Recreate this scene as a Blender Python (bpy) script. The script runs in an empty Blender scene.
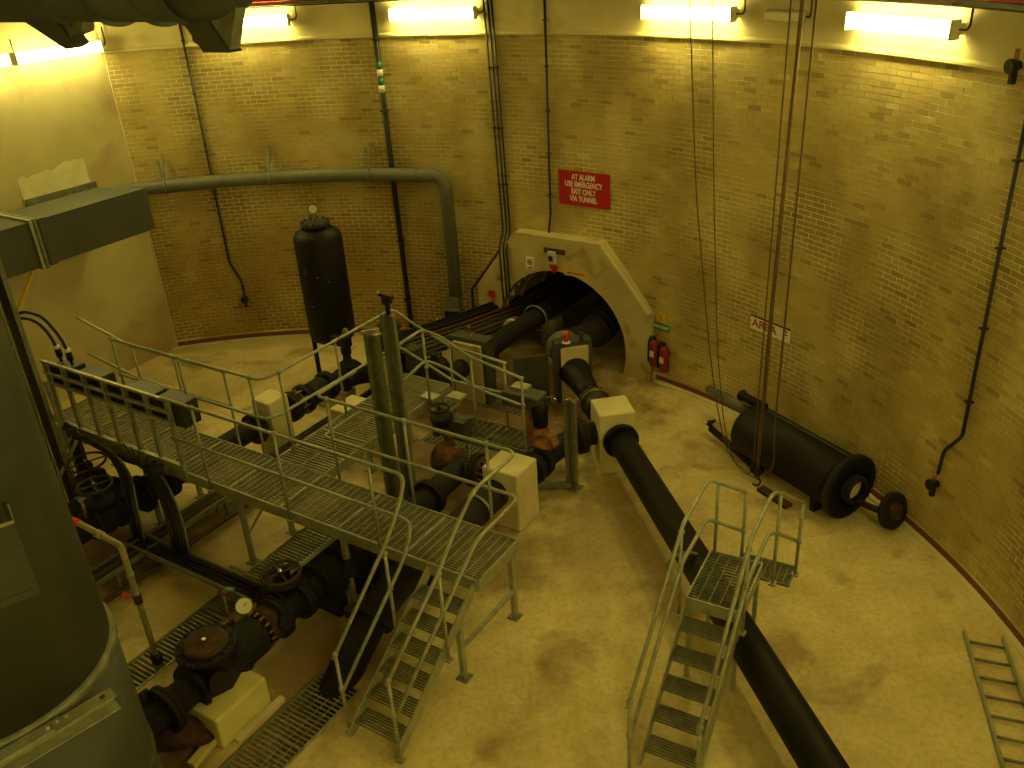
import bpy, math, random
from mathutils import Vector, Matrix
random.seed(7)
scene = bpy.context.scene
col = scene.collection
PI = math.pi
def R_(d): return math.radians(d)

# ------------------------------------------------------------------ camera
CAM_H = 7.266
cam_d = bpy.data.cameras.new('camera'); cam = bpy.data.objects.new('camera', cam_d); col.objects.link(cam)
cam_d.sensor_width = 36.0; cam_d.sensor_fit = 'HORIZONTAL'; cam_d.lens = 885.4 / 1024 * 36
cam_d.clip_start = 0.05; cam_d.clip_end = 100
_p, _r = 0.4738, -0.0628
_f = Vector((0, math.cos(_p), -math.sin(_p))); _u = Vector((0, math.sin(_p), math.cos(_p))); _x = Vector((1, 0, 0))
_right = _x * math.cos(_r) + _u * math.sin(_r); _up = -_x * math.sin(_r) + _u * math.cos(_r)
m = Matrix((_right, _up, -_f)).transposed().to_4x4(); m.translation = Vector((0, 0, CAM_H))
cam.matrix_world = m
scene.camera = cam

# ------------------------------------------------------------------ world, exposure
w = bpy.data.worlds.new('world'); scene.world = w; w.use_nodes = True
w.node_tree.nodes['Background'].inputs[0].default_value = (0.9, 0.75, 0.3, 1)
w.node_tree.nodes['Background'].inputs[1].default_value = 0.01
scene.view_settings.view_transform = 'Standard'; scene.view_settings.look = 'None'
scene.view_settings.exposure = 0.68; scene.view_settings.gamma = 1.0; scene.view_settings.use_curve_mapping = False
LAMP_COLOR = (1.0, 0.835, 0.215); LAMP_POWER = 27.0
# big wall fittings all the way round the shaft, as azimuths from the shaft's centre (the first four are in view)
LAMPS_IN_VIEW = [1.9, 21.9, 49.0, 69.2]
LAMPS_BEHIND = [93, 116, 140, 163, 186]

# ------------------------------------------------------------------ frames of reference
CX, CY, RAD = -4.621, 7.013, 10.0
A = Vector((-0.49, 7.4)); U = Vector((-0.833, 0.553)).normalized(); V = Vector((0.553, 0.833)).normalized()
eU = Vector((U.x, U.y, 0)); eV = Vector((V.x, V.y, 0)); eZ = Vector((0, 0, 1))
def P(u, v, z=0.0):
    q = A + U * u + V * v
    return Vector((q.x, q.y, z))
def C_(az, z, r=RAD):
    a = R_(az)
    return Vector((CX + r * math.sin(a), CY + r * math.cos(a), z))
def radial(az): a = R_(az); return Vector((math.sin(a), math.cos(a), 0))
def tangent(az): a = R_(az); return Vector((math.cos(a), -math.sin(a), 0))

# ------------------------------------------------------------------ materials
MATS = {}
def mat(name, c1, c2=None, scale=4.0, rough=0.7, metal=0.0, bump=0.0, bscale=40, lo=0.35, hi=0.65, emit=None, c3=None, s3=1.2, lo3=.55, hi3=.7, bdist=0.01, spec=0.5):
    m_ = bpy.data.materials.new(name); m_.use_nodes = True
    nt = m_.node_tree; N = nt.nodes; L = nt.links; b = N['Principled BSDF']
    b.inputs['Roughness'].default_value = rough; b.inputs['Metallic'].default_value = metal
    b.inputs['Specular IOR Level'].default_value = spec
    b.inputs['Base Color'].default_value = (*c1, 1)
    geo = N.new('ShaderNodeNewGeometry')
    if c2:
        n = N.new('ShaderNodeTexNoise'); n.inputs['Scale'].default_value = scale; n.inputs['Detail'].default_value = 6
        L.new(geo.outputs['Position'], n.inputs['Vector'])
        r = N.new('ShaderNodeValToRGB'); r.color_ramp.elements[0].position = lo; r.color_ramp.elements[1].position = hi
        r.color_ramp.elements[0].color = (*c1, 1); r.color_ramp.elements[1].color = (*c2, 1)
        L.new(n.outputs['Fac'], r.inputs['Fac']); out = r.outputs['Color']
        if c3:
            n3 = N.new('ShaderNodeTexNoise'); n3.inputs['Scale'].default_value = s3; n3.inputs['Detail'].default_value = 5; n3.inputs['Distortion'].default_value = .6
            L.new(geo.outputs['Position'], n3.inputs['Vector'])
            r3 = N.new('ShaderNodeValToRGB'); r3.color_ramp.elements[0].position = lo3; r3.color_ramp.elements[1].position = hi3
            r3.color_ramp.elements[0].color = (0, 0, 0, 1); r3.color_ramp.elements[1].color = (1, 1, 1, 1)
            L.new(n3.outputs['Fac'], r3.inputs['Fac'])
            mx = N.new('ShaderNodeMixRGB'); mx.inputs['Color2'].default_value = (*c3, 1)
            L.new(r3.outputs['Color'], mx.inputs['Fac']); L.new(out, mx.inputs['Color1']); out = mx.outputs['Color']
        L.new(out, b.inputs['Base Color'])
    if bump:
        nb = N.new('ShaderNodeTexNoise'); nb.inputs['Scale'].default_value = bscale; nb.inputs['Detail'].default_value = 4
        L.new(geo.outputs['Position'], nb.inputs['Vector'])
        bp = N.new('ShaderNodeBump'); bp.inputs['Strength'].default_value = bump; bp.inputs['Distance'].default_value = bdist
        L.new(nb.outputs['Fac'], bp.inputs['Height']); L.new(bp.outputs['Normal'], b.inputs['Normal'])
    if emit:
        b.inputs['Emission Color'].default_value = (*emit[0], 1); b.inputs['Emission Strength'].default_value = emit[1]
    MATS[name] = m_
    return m_
mat('floor_concrete', (.60, .49, .235), (.74, .63, .33), 1.6, .62, bump=.25, bscale=25, c3=(.33, .23, .10), s3=1.1, lo3=.54, hi3=.72)
def stain_floor():
    m_ = MATS['floor_concrete']; nt = m_.node_tree; N = nt.nodes; L = nt.links; b = N['Principled BSDF']
    src = b.inputs['Base Color'].links[0].from_socket; geo = N.new('ShaderNodeNewGeometry')
    nz = N.new('ShaderNodeTexNoise'); nz.inputs['Scale'].default_value = 2.2; nz.inputs['Detail'].default_value = 8; L.new(geo.outputs['Position'], nz.inputs['Vector'])
    for (c, rad, colr, amt) in STAINS:
        d = N.new('ShaderNodeVectorMath'); d.operation = 'DISTANCE'; d.inputs[1].default_value = c; L.new(geo.outputs['Position'], d.inputs[0])
        q = N.new('ShaderNodeMath'); q.operation = 'DIVIDE'; q.inputs[1].default_value = rad; L.new(d.outputs['Value'], q.inputs[0])
        a = N.new('ShaderNodeMath'); a.operation = 'MULTIPLY_ADD'; a.inputs[1].default_value = 1.6; L.new(nz.outputs['Fac'], a.inputs[0]); L.new(q.outputs[0], a.inputs[2])
        mr = N.new('ShaderNodeMapRange'); mr.inputs['From Min'].default_value = 1.35; mr.inputs['From Max'].default_value = 1.95; mr.inputs['To Min'].default_value = amt; mr.inputs['To Max'].default_value = 0
        L.new(a.outputs[0], mr.inputs['Value'])
        mx = N.new('ShaderNodeMixRGB'); mx.inputs['Color2'].default_value = (*colr, 1); L.new(mr.outputs[0], mx.inputs['Fac']); L.new(src, mx.inputs['Color1']); src = mx.outputs['Color']
    # fine speckle and blotches of wear
    n2 = N.new('ShaderNodeTexNoise'); n2.inputs['Scale'].default_value = 14; n2.inputs['Detail'].default_value = 9; n2.inputs['Roughness'].default_value = .7; L.new(geo.outputs['Position'], n2.inputs['Vector'])
    r2 = N.new('ShaderNodeValToRGB'); r2.color_ramp.elements[0].position = .36; r2.color_ramp.elements[0].color = (.82, .78, .70, 1); r2.color_ramp.elements[1].position = .55; r2.color_ramp.elements[1].color = (1, 1, 1, 1)
    L.new(n2.outputs['Fac'], r2.inputs['Fac'])
    mu = N.new('ShaderNodeMixRGB'); mu.blend_type = 'MULTIPLY'; mu.inputs['Fac'].default_value = 1; L.new(src, mu.inputs['Color1']); L.new(r2.outputs['Color'], mu.inputs['Color2'])
    L.new(mu.outputs['Color'], b.inputs['Base Color'])
STAINS = [(tuple(P(2.9, 5.6, 0)), 2.3, (.17, .085, .03), .85), (tuple(P(2.6, 3.4, 0)), 1.8, (.16, .09, .035), .8), (tuple(P(1.7, -.9, 0)), 1.0, (.20, .12, .05), .7),
          (tuple(P(1.2, 1.6, 0)), 1.1, (.24, .15, .06), .6), (tuple(P(4.6, .2, 0)), 1.1, (.28, .18, .08), .5), (tuple(P(5.6, -.6, 0)), 1.2, (.14, .08, .035), .7), (tuple(P(-.3, 2.6, 0)), 1.3, (.30, .21, .09), .5), (tuple(P(2.2, -2.8, 0)), .7, (.16, .08, .035), .8)]
stain_floor()
mat('mortar', (.84, .82, .52), (.50, .42, .17), .9, .9, lo=.38, hi=.56)
mat('black_box', (.022, .024, .02), (.03, .032, .026), 5, .5)
mat('pale_pipe', (.38, .37, .20), (.30, .29, .15), 8, .55)
mat('dark_steel', (.06, .065, .052), (.09, .095, .075), 6, .5, .2)
mat('column_steel', (.17, .18, .125), (.25, .26, .18), 9, .5, .35)
mat('dark_orange_iron', (.20, .085, .02), (.07, .03, .01), 9, .8, bump=.4)
mat('dull_red', (.24, .012, .012), None, rough=.5)
mat('band_concrete', (.62, .54, .29), (.74, .66, .38), 1.5, .85, bump=.2, c3=(.42, .33, .16), s3=.9, lo3=.6, hi3=.8)
mat('panel_concrete', (.52, .46, .24), (.62, .56, .32), 1.1, .8, bump=.2, c3=(.42, .30, .17), s3=.8, lo3=.55, hi3=.75)
mat('pale_concrete', (.60, .53, .31), (.72, .65, .40), 2.5, .8, bump=.2, bscale=30)
mat('yellow_concrete', (.66, .60, .22), (.78, .72, .32), 3.5, .8, bump=.3)
mat('surround_concrete', (.50, .42, .21), (.58, .50, .26), 2, .85, bump=.25, c3=(.33, .22, .10), s3=1.6, lo3=.58, hi3=.7)
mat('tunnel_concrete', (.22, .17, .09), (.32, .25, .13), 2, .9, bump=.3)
mat('fresh_mortar', (.80, .77, .55), (.70, .66, .42), 6, .9, bump=.4)
mat('ceiling_concrete', (.35, .32, .2), (.42, .38, .25), 2, .9)
mat('galvanised', (.30, .31, .22), (.42, .43, .31), 9, .5, .35)
mat('galvanised_dark', (.17, .175, .12), (.26, .265, .19), 9, .55, .4)
mat('grating_steel', (.30, .29, .20), (.42, .41, .29), 6, .55, .35)
mat('painted_duct', (.065, .075, .065), (.08, .09, .078), 2, .5)
mat('tank_paint', (.040, .046, .036), (.052, .058, .045), 1.6, .5, bump=.08, c3=(.07, .068, .045), s3=2.5, lo3=.62, hi3=.75)
mat('grey_pipe', (.11, .115, .085), (.145, .15, .11), 3, .5)
mat('black_paint', (.005, .005, .005), (.008, .008, .007), 6, .55, spec=.3)
mat('black_iron', (.004, .0035, .003), (.012, .009, .006), 12, .6, bump=1.0, bdist=.03, bscale=60)
mat('cable_black', (.012, .012, .010), None, rough=.5)
mat('iron_pipe', (.018, .018, .014), (.032, .03, .02), 5, .5)
mat('brown_pipe', (.05, .022, .012), (.08, .035, .018), 5, .6)
mat('rust', (.085, .038, .014), (.035, .018, .008), 9, .85, bump=.4)
mat('orange_iron', (.42, .19, .035), (.16, .07, .018), 9, .8, bump=.3)
mat('red_paint', (.50, .012, .02), (.44, .010, .016), 6, .4)
mat('red_band', (.20, .055, .03), (.15, .05, .028), 3, .7)
mat('bright_red', (.75, .05, .03), None, rough=.4)
mat('yellow_paint', (.75, .48, .03), None, rough=.5)
mat('green_paint', (.03, .22, .08), None, rough=.5)
mat('white_paint', (.85, .85, .72), None, rough=.5)
mat('sign_white', (.85, .83, .70), None, rough=.5)
mat('sign_letter_red', (.30, .05, .03), None, rough=.6)
mat('sign_black', (.03, .03, .03), None, rough=.6)
mat('brass', (.34, .27, .11), (.2, .15, .06), 20, .4, .7)
mat('blue_paint', (.22, .30, .42), None, rough=.4)
mat('chrome', (.75, .74, .65), None, rough=.15, metal=1.0)
mat('cable_bundle_red', (.06, .018, .01), None, rough=.6)
mat('chain_steel', (.14, .09, .04), (.20, .13, .06), 14, .6, .4)
mat('rope_brown', (.10, .07, .03), None, rough=.8)
mat('lamp_glow', (.9, .9, .8), None, rough=.4, emit=(LAMP_COLOR, LAMP_POWER))
mat('lamp_housing', (.55, .53, .42), None, rough=.5)
mat('unlit_diffuser', (.62, .60, .45), None, rough=.35)
# brick: colour per brick (attribute or object random) times a patchy wash of the wall
def brick_material(name, per_object):
    m_ = bpy.data.materials.new(name); m_.use_nodes = True; nt = m_.node_tree; N = nt.nodes; L = nt.links; b = N['Principled BSDF']
    b.inputs['Roughness'].default_value = .85
    if per_object:
        s = N.new('ShaderNodeObjectInfo').outputs['Random']
    else:
        at = N.new('ShaderNodeAttribute'); at.attribute_name = 'tone'; s = at.outputs['Fac']
    r = N.new('ShaderNodeValToRGB'); cr = r.color_ramp
    cr.elements[0].position = 0; cr.elements[0].color = (.34, .26, .085, 1)
    cr.elements[1].position = 1; cr.elements[1].color = (.62, .53, .23, 1)
    for p_, c_ in ((.12, (.46, .36, .12)), (.5, (.52, .41, .145)), (.8, (.55, .45, .16))):
        e = cr.elements.new(p_); e.color = (*c_, 1)
    L.new(s, r.inputs['Fac'])
    geo = N.new('ShaderNodeNewGeometry')
    n = N.new('ShaderNodeTexNoise'); n.inputs['Scale'].default_value = .7; n.inputs['Detail'].default_value = 5; n.inputs['Distortion'].default_value = .5
    L.new(geo.outputs['Position'], n.inputs['Vector'])
    r2 = N.new('ShaderNodeValToRGB'); r2.color_ramp.elements[0].position = .56; r2.color_ramp.elements[1].position = .74
    r2.color_ramp.elements[0].color = (0, 0, 0, 1); r2.color_ramp.elements[1].color = (.55, .55, .55, 1)
    L.new(n.outputs['Fac'], r2.inputs['Fac'])
    mx = N.new('ShaderNodeMixRGB'); mx.inputs['Color2'].default_value = (.82, .76, .42, 1)
    L.new(r2.outputs['Color'], mx.inputs['Fac']); L.new(r.outputs['Color'], mx.inputs['Color1'])
    n4 = N.new('ShaderNodeTexNoise'); n4.inputs['Scale'].default_value = 1.1; n4.inputs['Detail'].default_value = 4
    mp = N.new('ShaderNodeMapping'); mp.inputs['Location'].default_value = (13, 4, 2); mp.inputs['Scale'].default_value = (1, 1, .6)
    L.new(geo.outputs['Position'], mp.inputs['Vector']); L.new(mp.outputs['Vector'], n4.inputs['Vector'])
    r4 = N.new('ShaderNodeValToRGB'); r4.color_ramp.elements[0].position = .35; r4.color_ramp.elements[1].position = .6
    r4.color_ramp.elements[0].color = (.62, .56, .5, 1); r4.color_ramp.elements[1].color = (1, 1, 1, 1)
    L.new(n4.outputs['Fac'], r4.inputs['Fac'])
    mu = N.new('ShaderNodeMixRGB'); mu.blend_type = 'MULTIPLY'; mu.inputs['Fac'].default_value = 1
    L.new(mx.outputs['Color'], mu.inputs['Color1']); L.new(r4.outputs['Color'], mu.inputs['Color2'])
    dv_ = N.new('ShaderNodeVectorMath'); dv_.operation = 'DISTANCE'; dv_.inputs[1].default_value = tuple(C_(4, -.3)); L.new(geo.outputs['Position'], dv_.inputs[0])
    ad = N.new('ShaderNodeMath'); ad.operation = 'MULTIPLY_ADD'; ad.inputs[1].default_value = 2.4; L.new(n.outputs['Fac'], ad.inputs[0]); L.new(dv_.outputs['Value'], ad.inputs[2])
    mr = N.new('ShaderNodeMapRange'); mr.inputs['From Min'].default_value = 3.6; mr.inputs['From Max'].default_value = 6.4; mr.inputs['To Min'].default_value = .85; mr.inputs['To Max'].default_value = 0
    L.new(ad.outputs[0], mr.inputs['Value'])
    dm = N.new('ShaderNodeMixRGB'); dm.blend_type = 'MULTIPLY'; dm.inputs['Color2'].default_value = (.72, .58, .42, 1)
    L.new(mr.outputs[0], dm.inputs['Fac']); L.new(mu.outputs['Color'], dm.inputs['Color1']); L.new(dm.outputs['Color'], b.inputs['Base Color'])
    nb = N.new('ShaderNodeTexNoise'); nb.inputs['Scale'].default_value = 60
    L.new(geo.outputs['Position'], nb.inputs['Vector'])
    bp = N.new('ShaderNodeBump'); bp.inputs['Strength'].default_value = .3; bp.inputs['Distance'].default_value = .004
    L.new(nb.outputs['Fac'], bp.inputs['Height']); L.new(bp.outputs['Normal'], b.inputs['Normal'])
    MATS[name] = m_
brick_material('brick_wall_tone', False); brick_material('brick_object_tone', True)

# ------------------------------------------------------------------ mesh builder
class MB:
    def __init__(s): s.v = []; s.f = []; s.sm = []
    def add(s, vs, fs, smooth=False):
        o = len(s.v); s.v += [Vector(x) for x in vs]
        for f in fs: s.f.append([i + o for i in f]); s.sm.append(smooth)
        return s
    def box(s, c, ex, ey, ez, hx, hy, hz):
        c = Vector(c); vs = []
        for k in (-1, 1):
            for j in (-1, 1):
                for i in (-1, 1): vs.append(c + ex * (hx * i) + ey * (hy * j) + ez * (hz * k))
        return s.add(vs, [(0, 2, 3, 1), (4, 5, 7, 6), (0, 1, 5, 4), (2, 6, 7, 3), (0, 4, 6, 2), (1, 3, 7, 5)])
    def uvbox(s, u0, u1, v0, v1, z0, z1):
        return s.box(P((u0 + u1) / 2, (v0 + v1) / 2, (z0 + z1) / 2), -eU, eV, eZ, abs(u1 - u0) / 2, abs(v1 - v0) / 2, (z1 - z0) / 2)
    def bar(s, a, b, wd, ht, up=eZ):
        a = Vector(a); b = Vector(b); d = (b - a); ln = d.length; d.normalize()
        y = up.cross(d)
        if y.length < 1e-4: y = Vector((1, 0, 0)).cross(d)
        y.normalize(); z = d.cross(y)
        return s.box((a + b) / 2, d, y, z, ln / 2, wd / 2, ht / 2)
    def lathe(s, a, d, prof, seg=24, cap=True, smooth=True):
        "prof: list of (distance along d, radius)"
        a = Vector(a); d = Vector(d).normalized()
        x = d.cross(eZ) if abs(d.z) < .95 else d.cross(Vector((0, 1, 0))); x.normalize(); y = d.cross(x)
        vs = []; fs = []
        for (t, r) in prof:
            for i in range(seg):
                q = 2 * PI * i / seg; vs.append(a + d * t + x * (r * math.cos(q)) + y * (r * math.sin(q)))
        for k in range(len(prof) - 1):
            for i in range(seg):
                j = (i + 1) % seg; fs.append((k * seg + i, k * seg + j, (k + 1) * seg + j, (k + 1) * seg + i))
        s.add(vs, fs, smooth)
        if cap:
            o = len(s.v) - len(vs)
            s.f.append([o + i for i in range(seg)][::-1]); s.sm.append(False)
            s.f.append([o + (len(prof) - 1) * seg + i for i in range(seg)]); s.sm.append(False)
        return s
    def cyl(s, a, b, r, seg=16, cap=True):
        a = Vector(a); b = Vector(b); return s.lathe(a, b - a, [(0, r), ((b - a).length, r)], seg, cap)
    def tube(s, pts, r, seg=10, bend=0.0, closed=False, nb=5):
        pts = [Vector(p) for p in pts]
        if bend > 0 and len(pts) > 2:
            q = [pts[0]]
            for i in range(1, len(pts) - 1):
                a, b, c = pts[i - 1], pts[i], pts[i + 1]
                la = min(bend, (a - b).length * .49); lc = min(bend, (c - b).length * .49)
                p0 = b + (a - b).normalized() * la; p2 = b + (c - b).normalized() * lc
                for k in range(nb + 1):
                    t = k / nb; q.append(p0 * (1 - t) ** 2 + b * (2 * t * (1 - t)) + p2 * t ** 2)
            q.append(pts[-1]); pts = q
        n = len(pts); vs = []; fs = []; prev = None
        for i in range(n):
            if closed: d = pts[(i + 1) % n] - pts[i - 1]
            else: d = pts[min(i + 1, n - 1)] - pts[max(i - 1, 0)]
            if d.length < 1e-7: d = Vector((0, 0, 1))
            d.normalize()
            if prev is None:
                x = d.cross(eZ) if abs(d.z) < .9 else d.cross(Vector((0, 1, 0)))
            else: x = prev - d * prev.dot(d)
            x.normalize(); prev = x; y = d.cross(x)
            for k in range(seg):
                a = 2 * PI * k / seg; vs.append(pts[i] + x * (r * math.cos(a)) + y * (r * math.sin(a)))
        for i in range(n if closed else n - 1):
            i2 = (i + 1) % n
            for k in range(seg):
                k2 = (k + 1) % seg; fs.append((i * seg + k, i * seg + k2, i2 * seg + k2, i2 * seg + k))
        s.add(vs, fs, True)
        if not closed:
            o = len(s.v) - len(vs)
            s.f.append([o + k for k in range(seg)][::-1]); s.sm.append(False)
            s.f.append([o + (n - 1) * seg + k for k in range(seg)]); s.sm.append(False)
        return s
    def ring(s, c, axis, R, r, seg=24, sec=8):
        c = Vector(c); d = Vector(axis).normalized(); x = d.cross(eZ) if abs(d.z) < .95 else d.cross(Vector((0, 1, 0))); x.normalize(); y = d.cross(x)
        return s.tube([c + x * (R * math.cos(2 * PI * i / seg)) + y * (R * math.sin(2 * PI * i / seg)) for i in range(seg)], r, sec, closed=True)
    def bolts(s, c, axis, R, n, r=.018, h=.05):
        c = Vector(c); d = Vector(axis).normalized(); x = d.cross(eZ) if abs(d.z) < .95 else d.cross(Vector((0, 1, 0))); x.normalize(); y = d.cross(x)
        for i in range(n):
            a = 2 * PI * i / n; q = c + x * (R * math.cos(a)) + y * (R * math.sin(a)); s.cyl(q - d * h, q + d * h, r, 6)
        return s
    def sphere(s, c, r, seg=12, sc=(1, 1, 1)):
        c = Vector(c); rings = seg // 2; vs = []; fs = []
        for j in range(rings + 1):
            t = PI * j / rings
            for i in range(seg):
                a = 2 * PI * i / seg; vs.append(c + Vector((r * sc[0] * math.sin(t) * math.cos(a), r * sc[1] * math.sin(t) * math.sin(a), r * sc[2] * math.cos(t))))
        for j in range(rings):
            for i in range(seg):
                k = (i + 1) % seg; fs.append((j * seg + i, (j + 1) * seg + i, (j + 1) * seg + k, j * seg + k))
        return s.add(vs, fs, True)
    def build(s, name, material, parent=None, kind=None, bevel=0.0):
        off = Vector((0, 0, 0)); q = parent
        while q is not None: off += q.location; q = q.parent
        if parent is None:
            xs = [v.x for v in s.v]; ys = [v.y for v in s.v]; zs = [v.z for v in s.v]
            off = Vector(((min(xs) + max(xs)) / 2, (min(ys) + max(ys)) / 2, min(zs)))
        me = bpy.data.meshes.new(name); me.from_pydata([v - off for v in s.v], [], s.f); me.update()
        for p_, sm in zip(me.polygons, s.sm): p_.use_smooth = sm
        me.materials.append(MATS[material])
        o = bpy.data.objects.new(name, me); col.objects.link(o)
        if parent: o.parent = parent
        else: o.location = off
        if kind: o['kind'] = kind
        if bevel:
            b = o.modifiers.new('bevel', 'BEVEL'); b.width = bevel; b.segments = 2; b.limit_method = 'ANGLE'
        return o
def thing(name, label, cat, loc, group=None):
    o = bpy.data.objects.new(name, None); o.empty_display_size = .1; col.objects.link(o); o.location = Vector(loc)
    o['label'] = label; o['category'] = cat
    if group: o['group'] = group
    return o
def tag(o, label, cat, group=None):
    o['label'] = label; o['category'] = cat
    if group: o['group'] = group
    return o
def struct(o): o['kind'] = 'structure'; return o
def flange(mb, c, axis, r, t=.05, n=8):
    "pair of bolted plates"
    d = Vector(axis).normalized(); c = Vector(c)
    mb.lathe(c - d * t, d, [(0, r * .98), (.004, r), (t * .9, r), (t * .95, r * .95), (t * 1.05, r * .95), (t * 1.1, r), (2 * t - .004, r), (2 * t, r * .98)], 24)
    mb.bolts(c, d, r * .86, n, .016, t + .03)
    return mb
def text_mesh(body, size, origin, ex, ez, material, parent, name='lettering', spacing=1.0, align='CENTER', xs=1.0, depth=.002, bold=.02):
    c = bpy.data.curves.new(name, 'FONT'); c.body = body; c.size = size; c.align_x = align; c.align_y = 'CENTER'; c.space_line = spacing
    c.extrude = depth; c.offset = size * bold
    t = bpy.data.objects.new(name + '_tmp', c); col.objects.link(t)
    dg = bpy.context.evaluated_depsgraph_get(); me = bpy.data.meshes.new_from_object(t.evaluated_get(dg))
    bpy.data.objects.remove(t); bpy.data.curves.remove(c)
    off = Vector((0, 0, 0)); q = parent
    while q is not None: off += q.location; q = q.parent
    nrm = ex.cross(ez)
    for v in me.vertices:
        v.co = Vector(origin) - off + ex * (v.co.x * xs) + ez * v.co.y + nrm * v.co.z
    me.materials.clear(); me.materials.append(MATS[material])
    o = bpy.data.objects.new(name, me); col.objects.link(o); o.parent = parent
    return o
def grating(name, parent, o0, ea, eb, la, lb, sa=.041, sb=.1, h=.028, tk=.005, frame=True, material='grating_steel', kind='stuff'):
    "o0 corner at top level; bars run along ea, stepping along eb by sa; ties run along eb"
    mb = MB(); o0 = Vector(o0); z = o0.z
    n = max(2, int(round(lb / sa)))
    for i in range(n + 1):
        q = o0 + eb * (lb * i / n) - eZ * (h / 2); mb.box(q + ea * (la / 2), ea, eb, eZ, la / 2, tk / 2, h / 2)
    k = max(1, int(round(la / sb)))
    for i in range(k + 1):
        q = o0 + ea * (la * i / k) - eZ * .006; mb.box(q + eb * (lb / 2), ea, eb, eZ, .004, lb / 2, .005)
    if frame:
        for t in (0, 1):
            mb.box(o0 + ea * (la / 2) + eb * (lb * t) - eZ * (h / 2), ea, eb, eZ, la / 2, .006, h / 2 + .003)
            mb.box(o0 + ea * (la * t) + eb * (lb / 2) - eZ * (h / 2), ea, eb, eZ, .006, lb / 2, h / 2 + .003)
    return mb.build(name, material, parent, kind)

# ================================================================== STRUCTURE
TUN_AZ = 34.9; TUN_Z = .42; TUN_R = 1.36
tr = radial(TUN_AZ); tt = tangent(TUN_AZ)
def in_tunnel(az, z, extra=0.0):
    x = RAD * math.tan(R_(az - TUN_AZ)) if abs(az - TUN_AZ) < 40 else 99
    return (x * x + (z - TUN_Z) ** 2) < (TUN_R + extra) ** 2 or (abs(x) < TUN_R + extra and z < TUN_Z and z < 0)
# floor: slabs laid out in the plant's own grid, with trenches cut out
TRENCH = [(3.20, 3.60, -4.6, .9), (.98, 1.54, -4.6, -1.0), (2.45, 3.6, 3.55, 4.6), (2.3, 3.5, 4.95, 5.62)]
us = sorted({-16, -9, -5, 0, 6, 9, 16} | {t[0] for t in TRENCH} | {t[1] for t in TRENCH})
vs_ = sorted({-16, -9, 0, 2.5, 8, 14, 20} | {t[2] for t in TRENCH} | {t[3] for t in TRENCH})
mb = MB()
for i in range(len(us) - 1):
    for j in range(len(vs_) - 1):
        cu, cv = (us[i] + us[i + 1]) / 2, (vs_[j] + vs_[j + 1]) / 2
        if any(t[0] < cu < t[1] and t[2] < cv < t[3] for t in TRENCH): continue
        mb.add([P(us[i], vs_[j]), P(us[i + 1], vs_[j]), P(us[i + 1], vs_[j + 1]), P(us[i], vs_[j + 1])], [(0, 3, 2, 1)])
for (u0, u1, v0, v1) in TRENCH:
    d = -.5
    a, b, c, e = P(u0, v0), P(u1, v0), P(u1, v1), P(u0, v1)
    lo = [Vector((q.x, q.y, d)) for q in (a, b, c, e)]
    mb.add([a, b, c, e] + lo, [(4, 5, 6, 7), (0, 1, 5, 4), (1, 2, 6, 5), (2, 3, 7, 6), (3, 0, 4, 7)])
struct(mb.build('floor', 'floor_concrete'))
# wall: mortar bed behind the bricks (with the tunnel mouth left open)
BAND_Z = 5.725; AZ0, AZ1 = -13.5, 100.0
mb = MB(); RM = RAD - .004
naz = 454; nz = 76
for i in range(naz):
    a0 = -180 + 360 * i / naz; a1 = -180 + 360 * (i + 1) / naz; am = (a0 + a1) / 2
    if abs(am - TUN_AZ) > 12:
        mb.add([C_(a0, 0, RM), C_(a1, 0, RM), C_(a1, BAND_Z, RM), C_(a0, BAND_Z, RM)], [(0, 1, 2, 3)])
    else:
        for k in range(nz):
            z0 = BAND_Z * k / nz; z1 = BAND_Z * (k + 1) / nz
            if in_tunnel(am, (z0 + z1) / 2): continue
            mb.add([C_(a0, z0, RM), C_(a1, z0, RM), C_(a1, z1, RM), C_(a0, z1, RM)], [(0, 1, 2, 3)])
wall = struct(mb.build('wall_back', 'mortar'))
# bricks
bricks = []; pitch = math.degrees(.2275 / RAD); hw = .1065; nc = int(BAND_Z / .075)
for k in range(1, nc + 1):
    z = BAND_Z - .0375 - (k - 1) * .0753
    if z < .16: break
    a = AZ0 + (pitch / 2 if k % 2 else 0)
    while a < AZ1:
        if not in_tunnel(a, z, .1): bricks.append((a, z))
        a += pitch
# which bricks show largest in the photograph's frame
cm = cam.matrix_world.inverted()
def px(p):
    q = cm @ Vector(p)
    return (512 + 885.4 * q.x / -q.z, 384 - 885.4 * q.y / -q.z) if q.z < -.1 else None
score = []
for idx, (a, z) in enumerate(bricks):
    p = px(C_(a, z))
    s_ = 0
    if p and -4 < p[0] < 1028 and -4 < p[1] < 772:
        t = tangent(a); q0 = px(C_(a, z - .033) - t * .1); q1 = px(C_(a, z - .033) + t * .1); q2 = px(C_(a, z + .033) - t * .1)
        if q0 and q1 and q2: s_ = abs((q1[0] - q0[0]) * (q2[1] - q0[1]) - (q1[1] - q0[1]) * (q2[0] - q0[0]))
    score.append((s_, idx))
score.sort(reverse=True); big = {i for s_, i in score[:300]}
def brick_mesh():
    b = MB(); ex, ey = Vector((1, 0, 0)), Vector((0, 1, 0)); b.box((0, 0, 0), ex, ey, eZ, hw, .012, .0315)
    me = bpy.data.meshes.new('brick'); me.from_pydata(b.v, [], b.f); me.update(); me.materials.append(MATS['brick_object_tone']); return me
bm_ = brick_mesh()
vs = []; fs = []; tones = []
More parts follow.
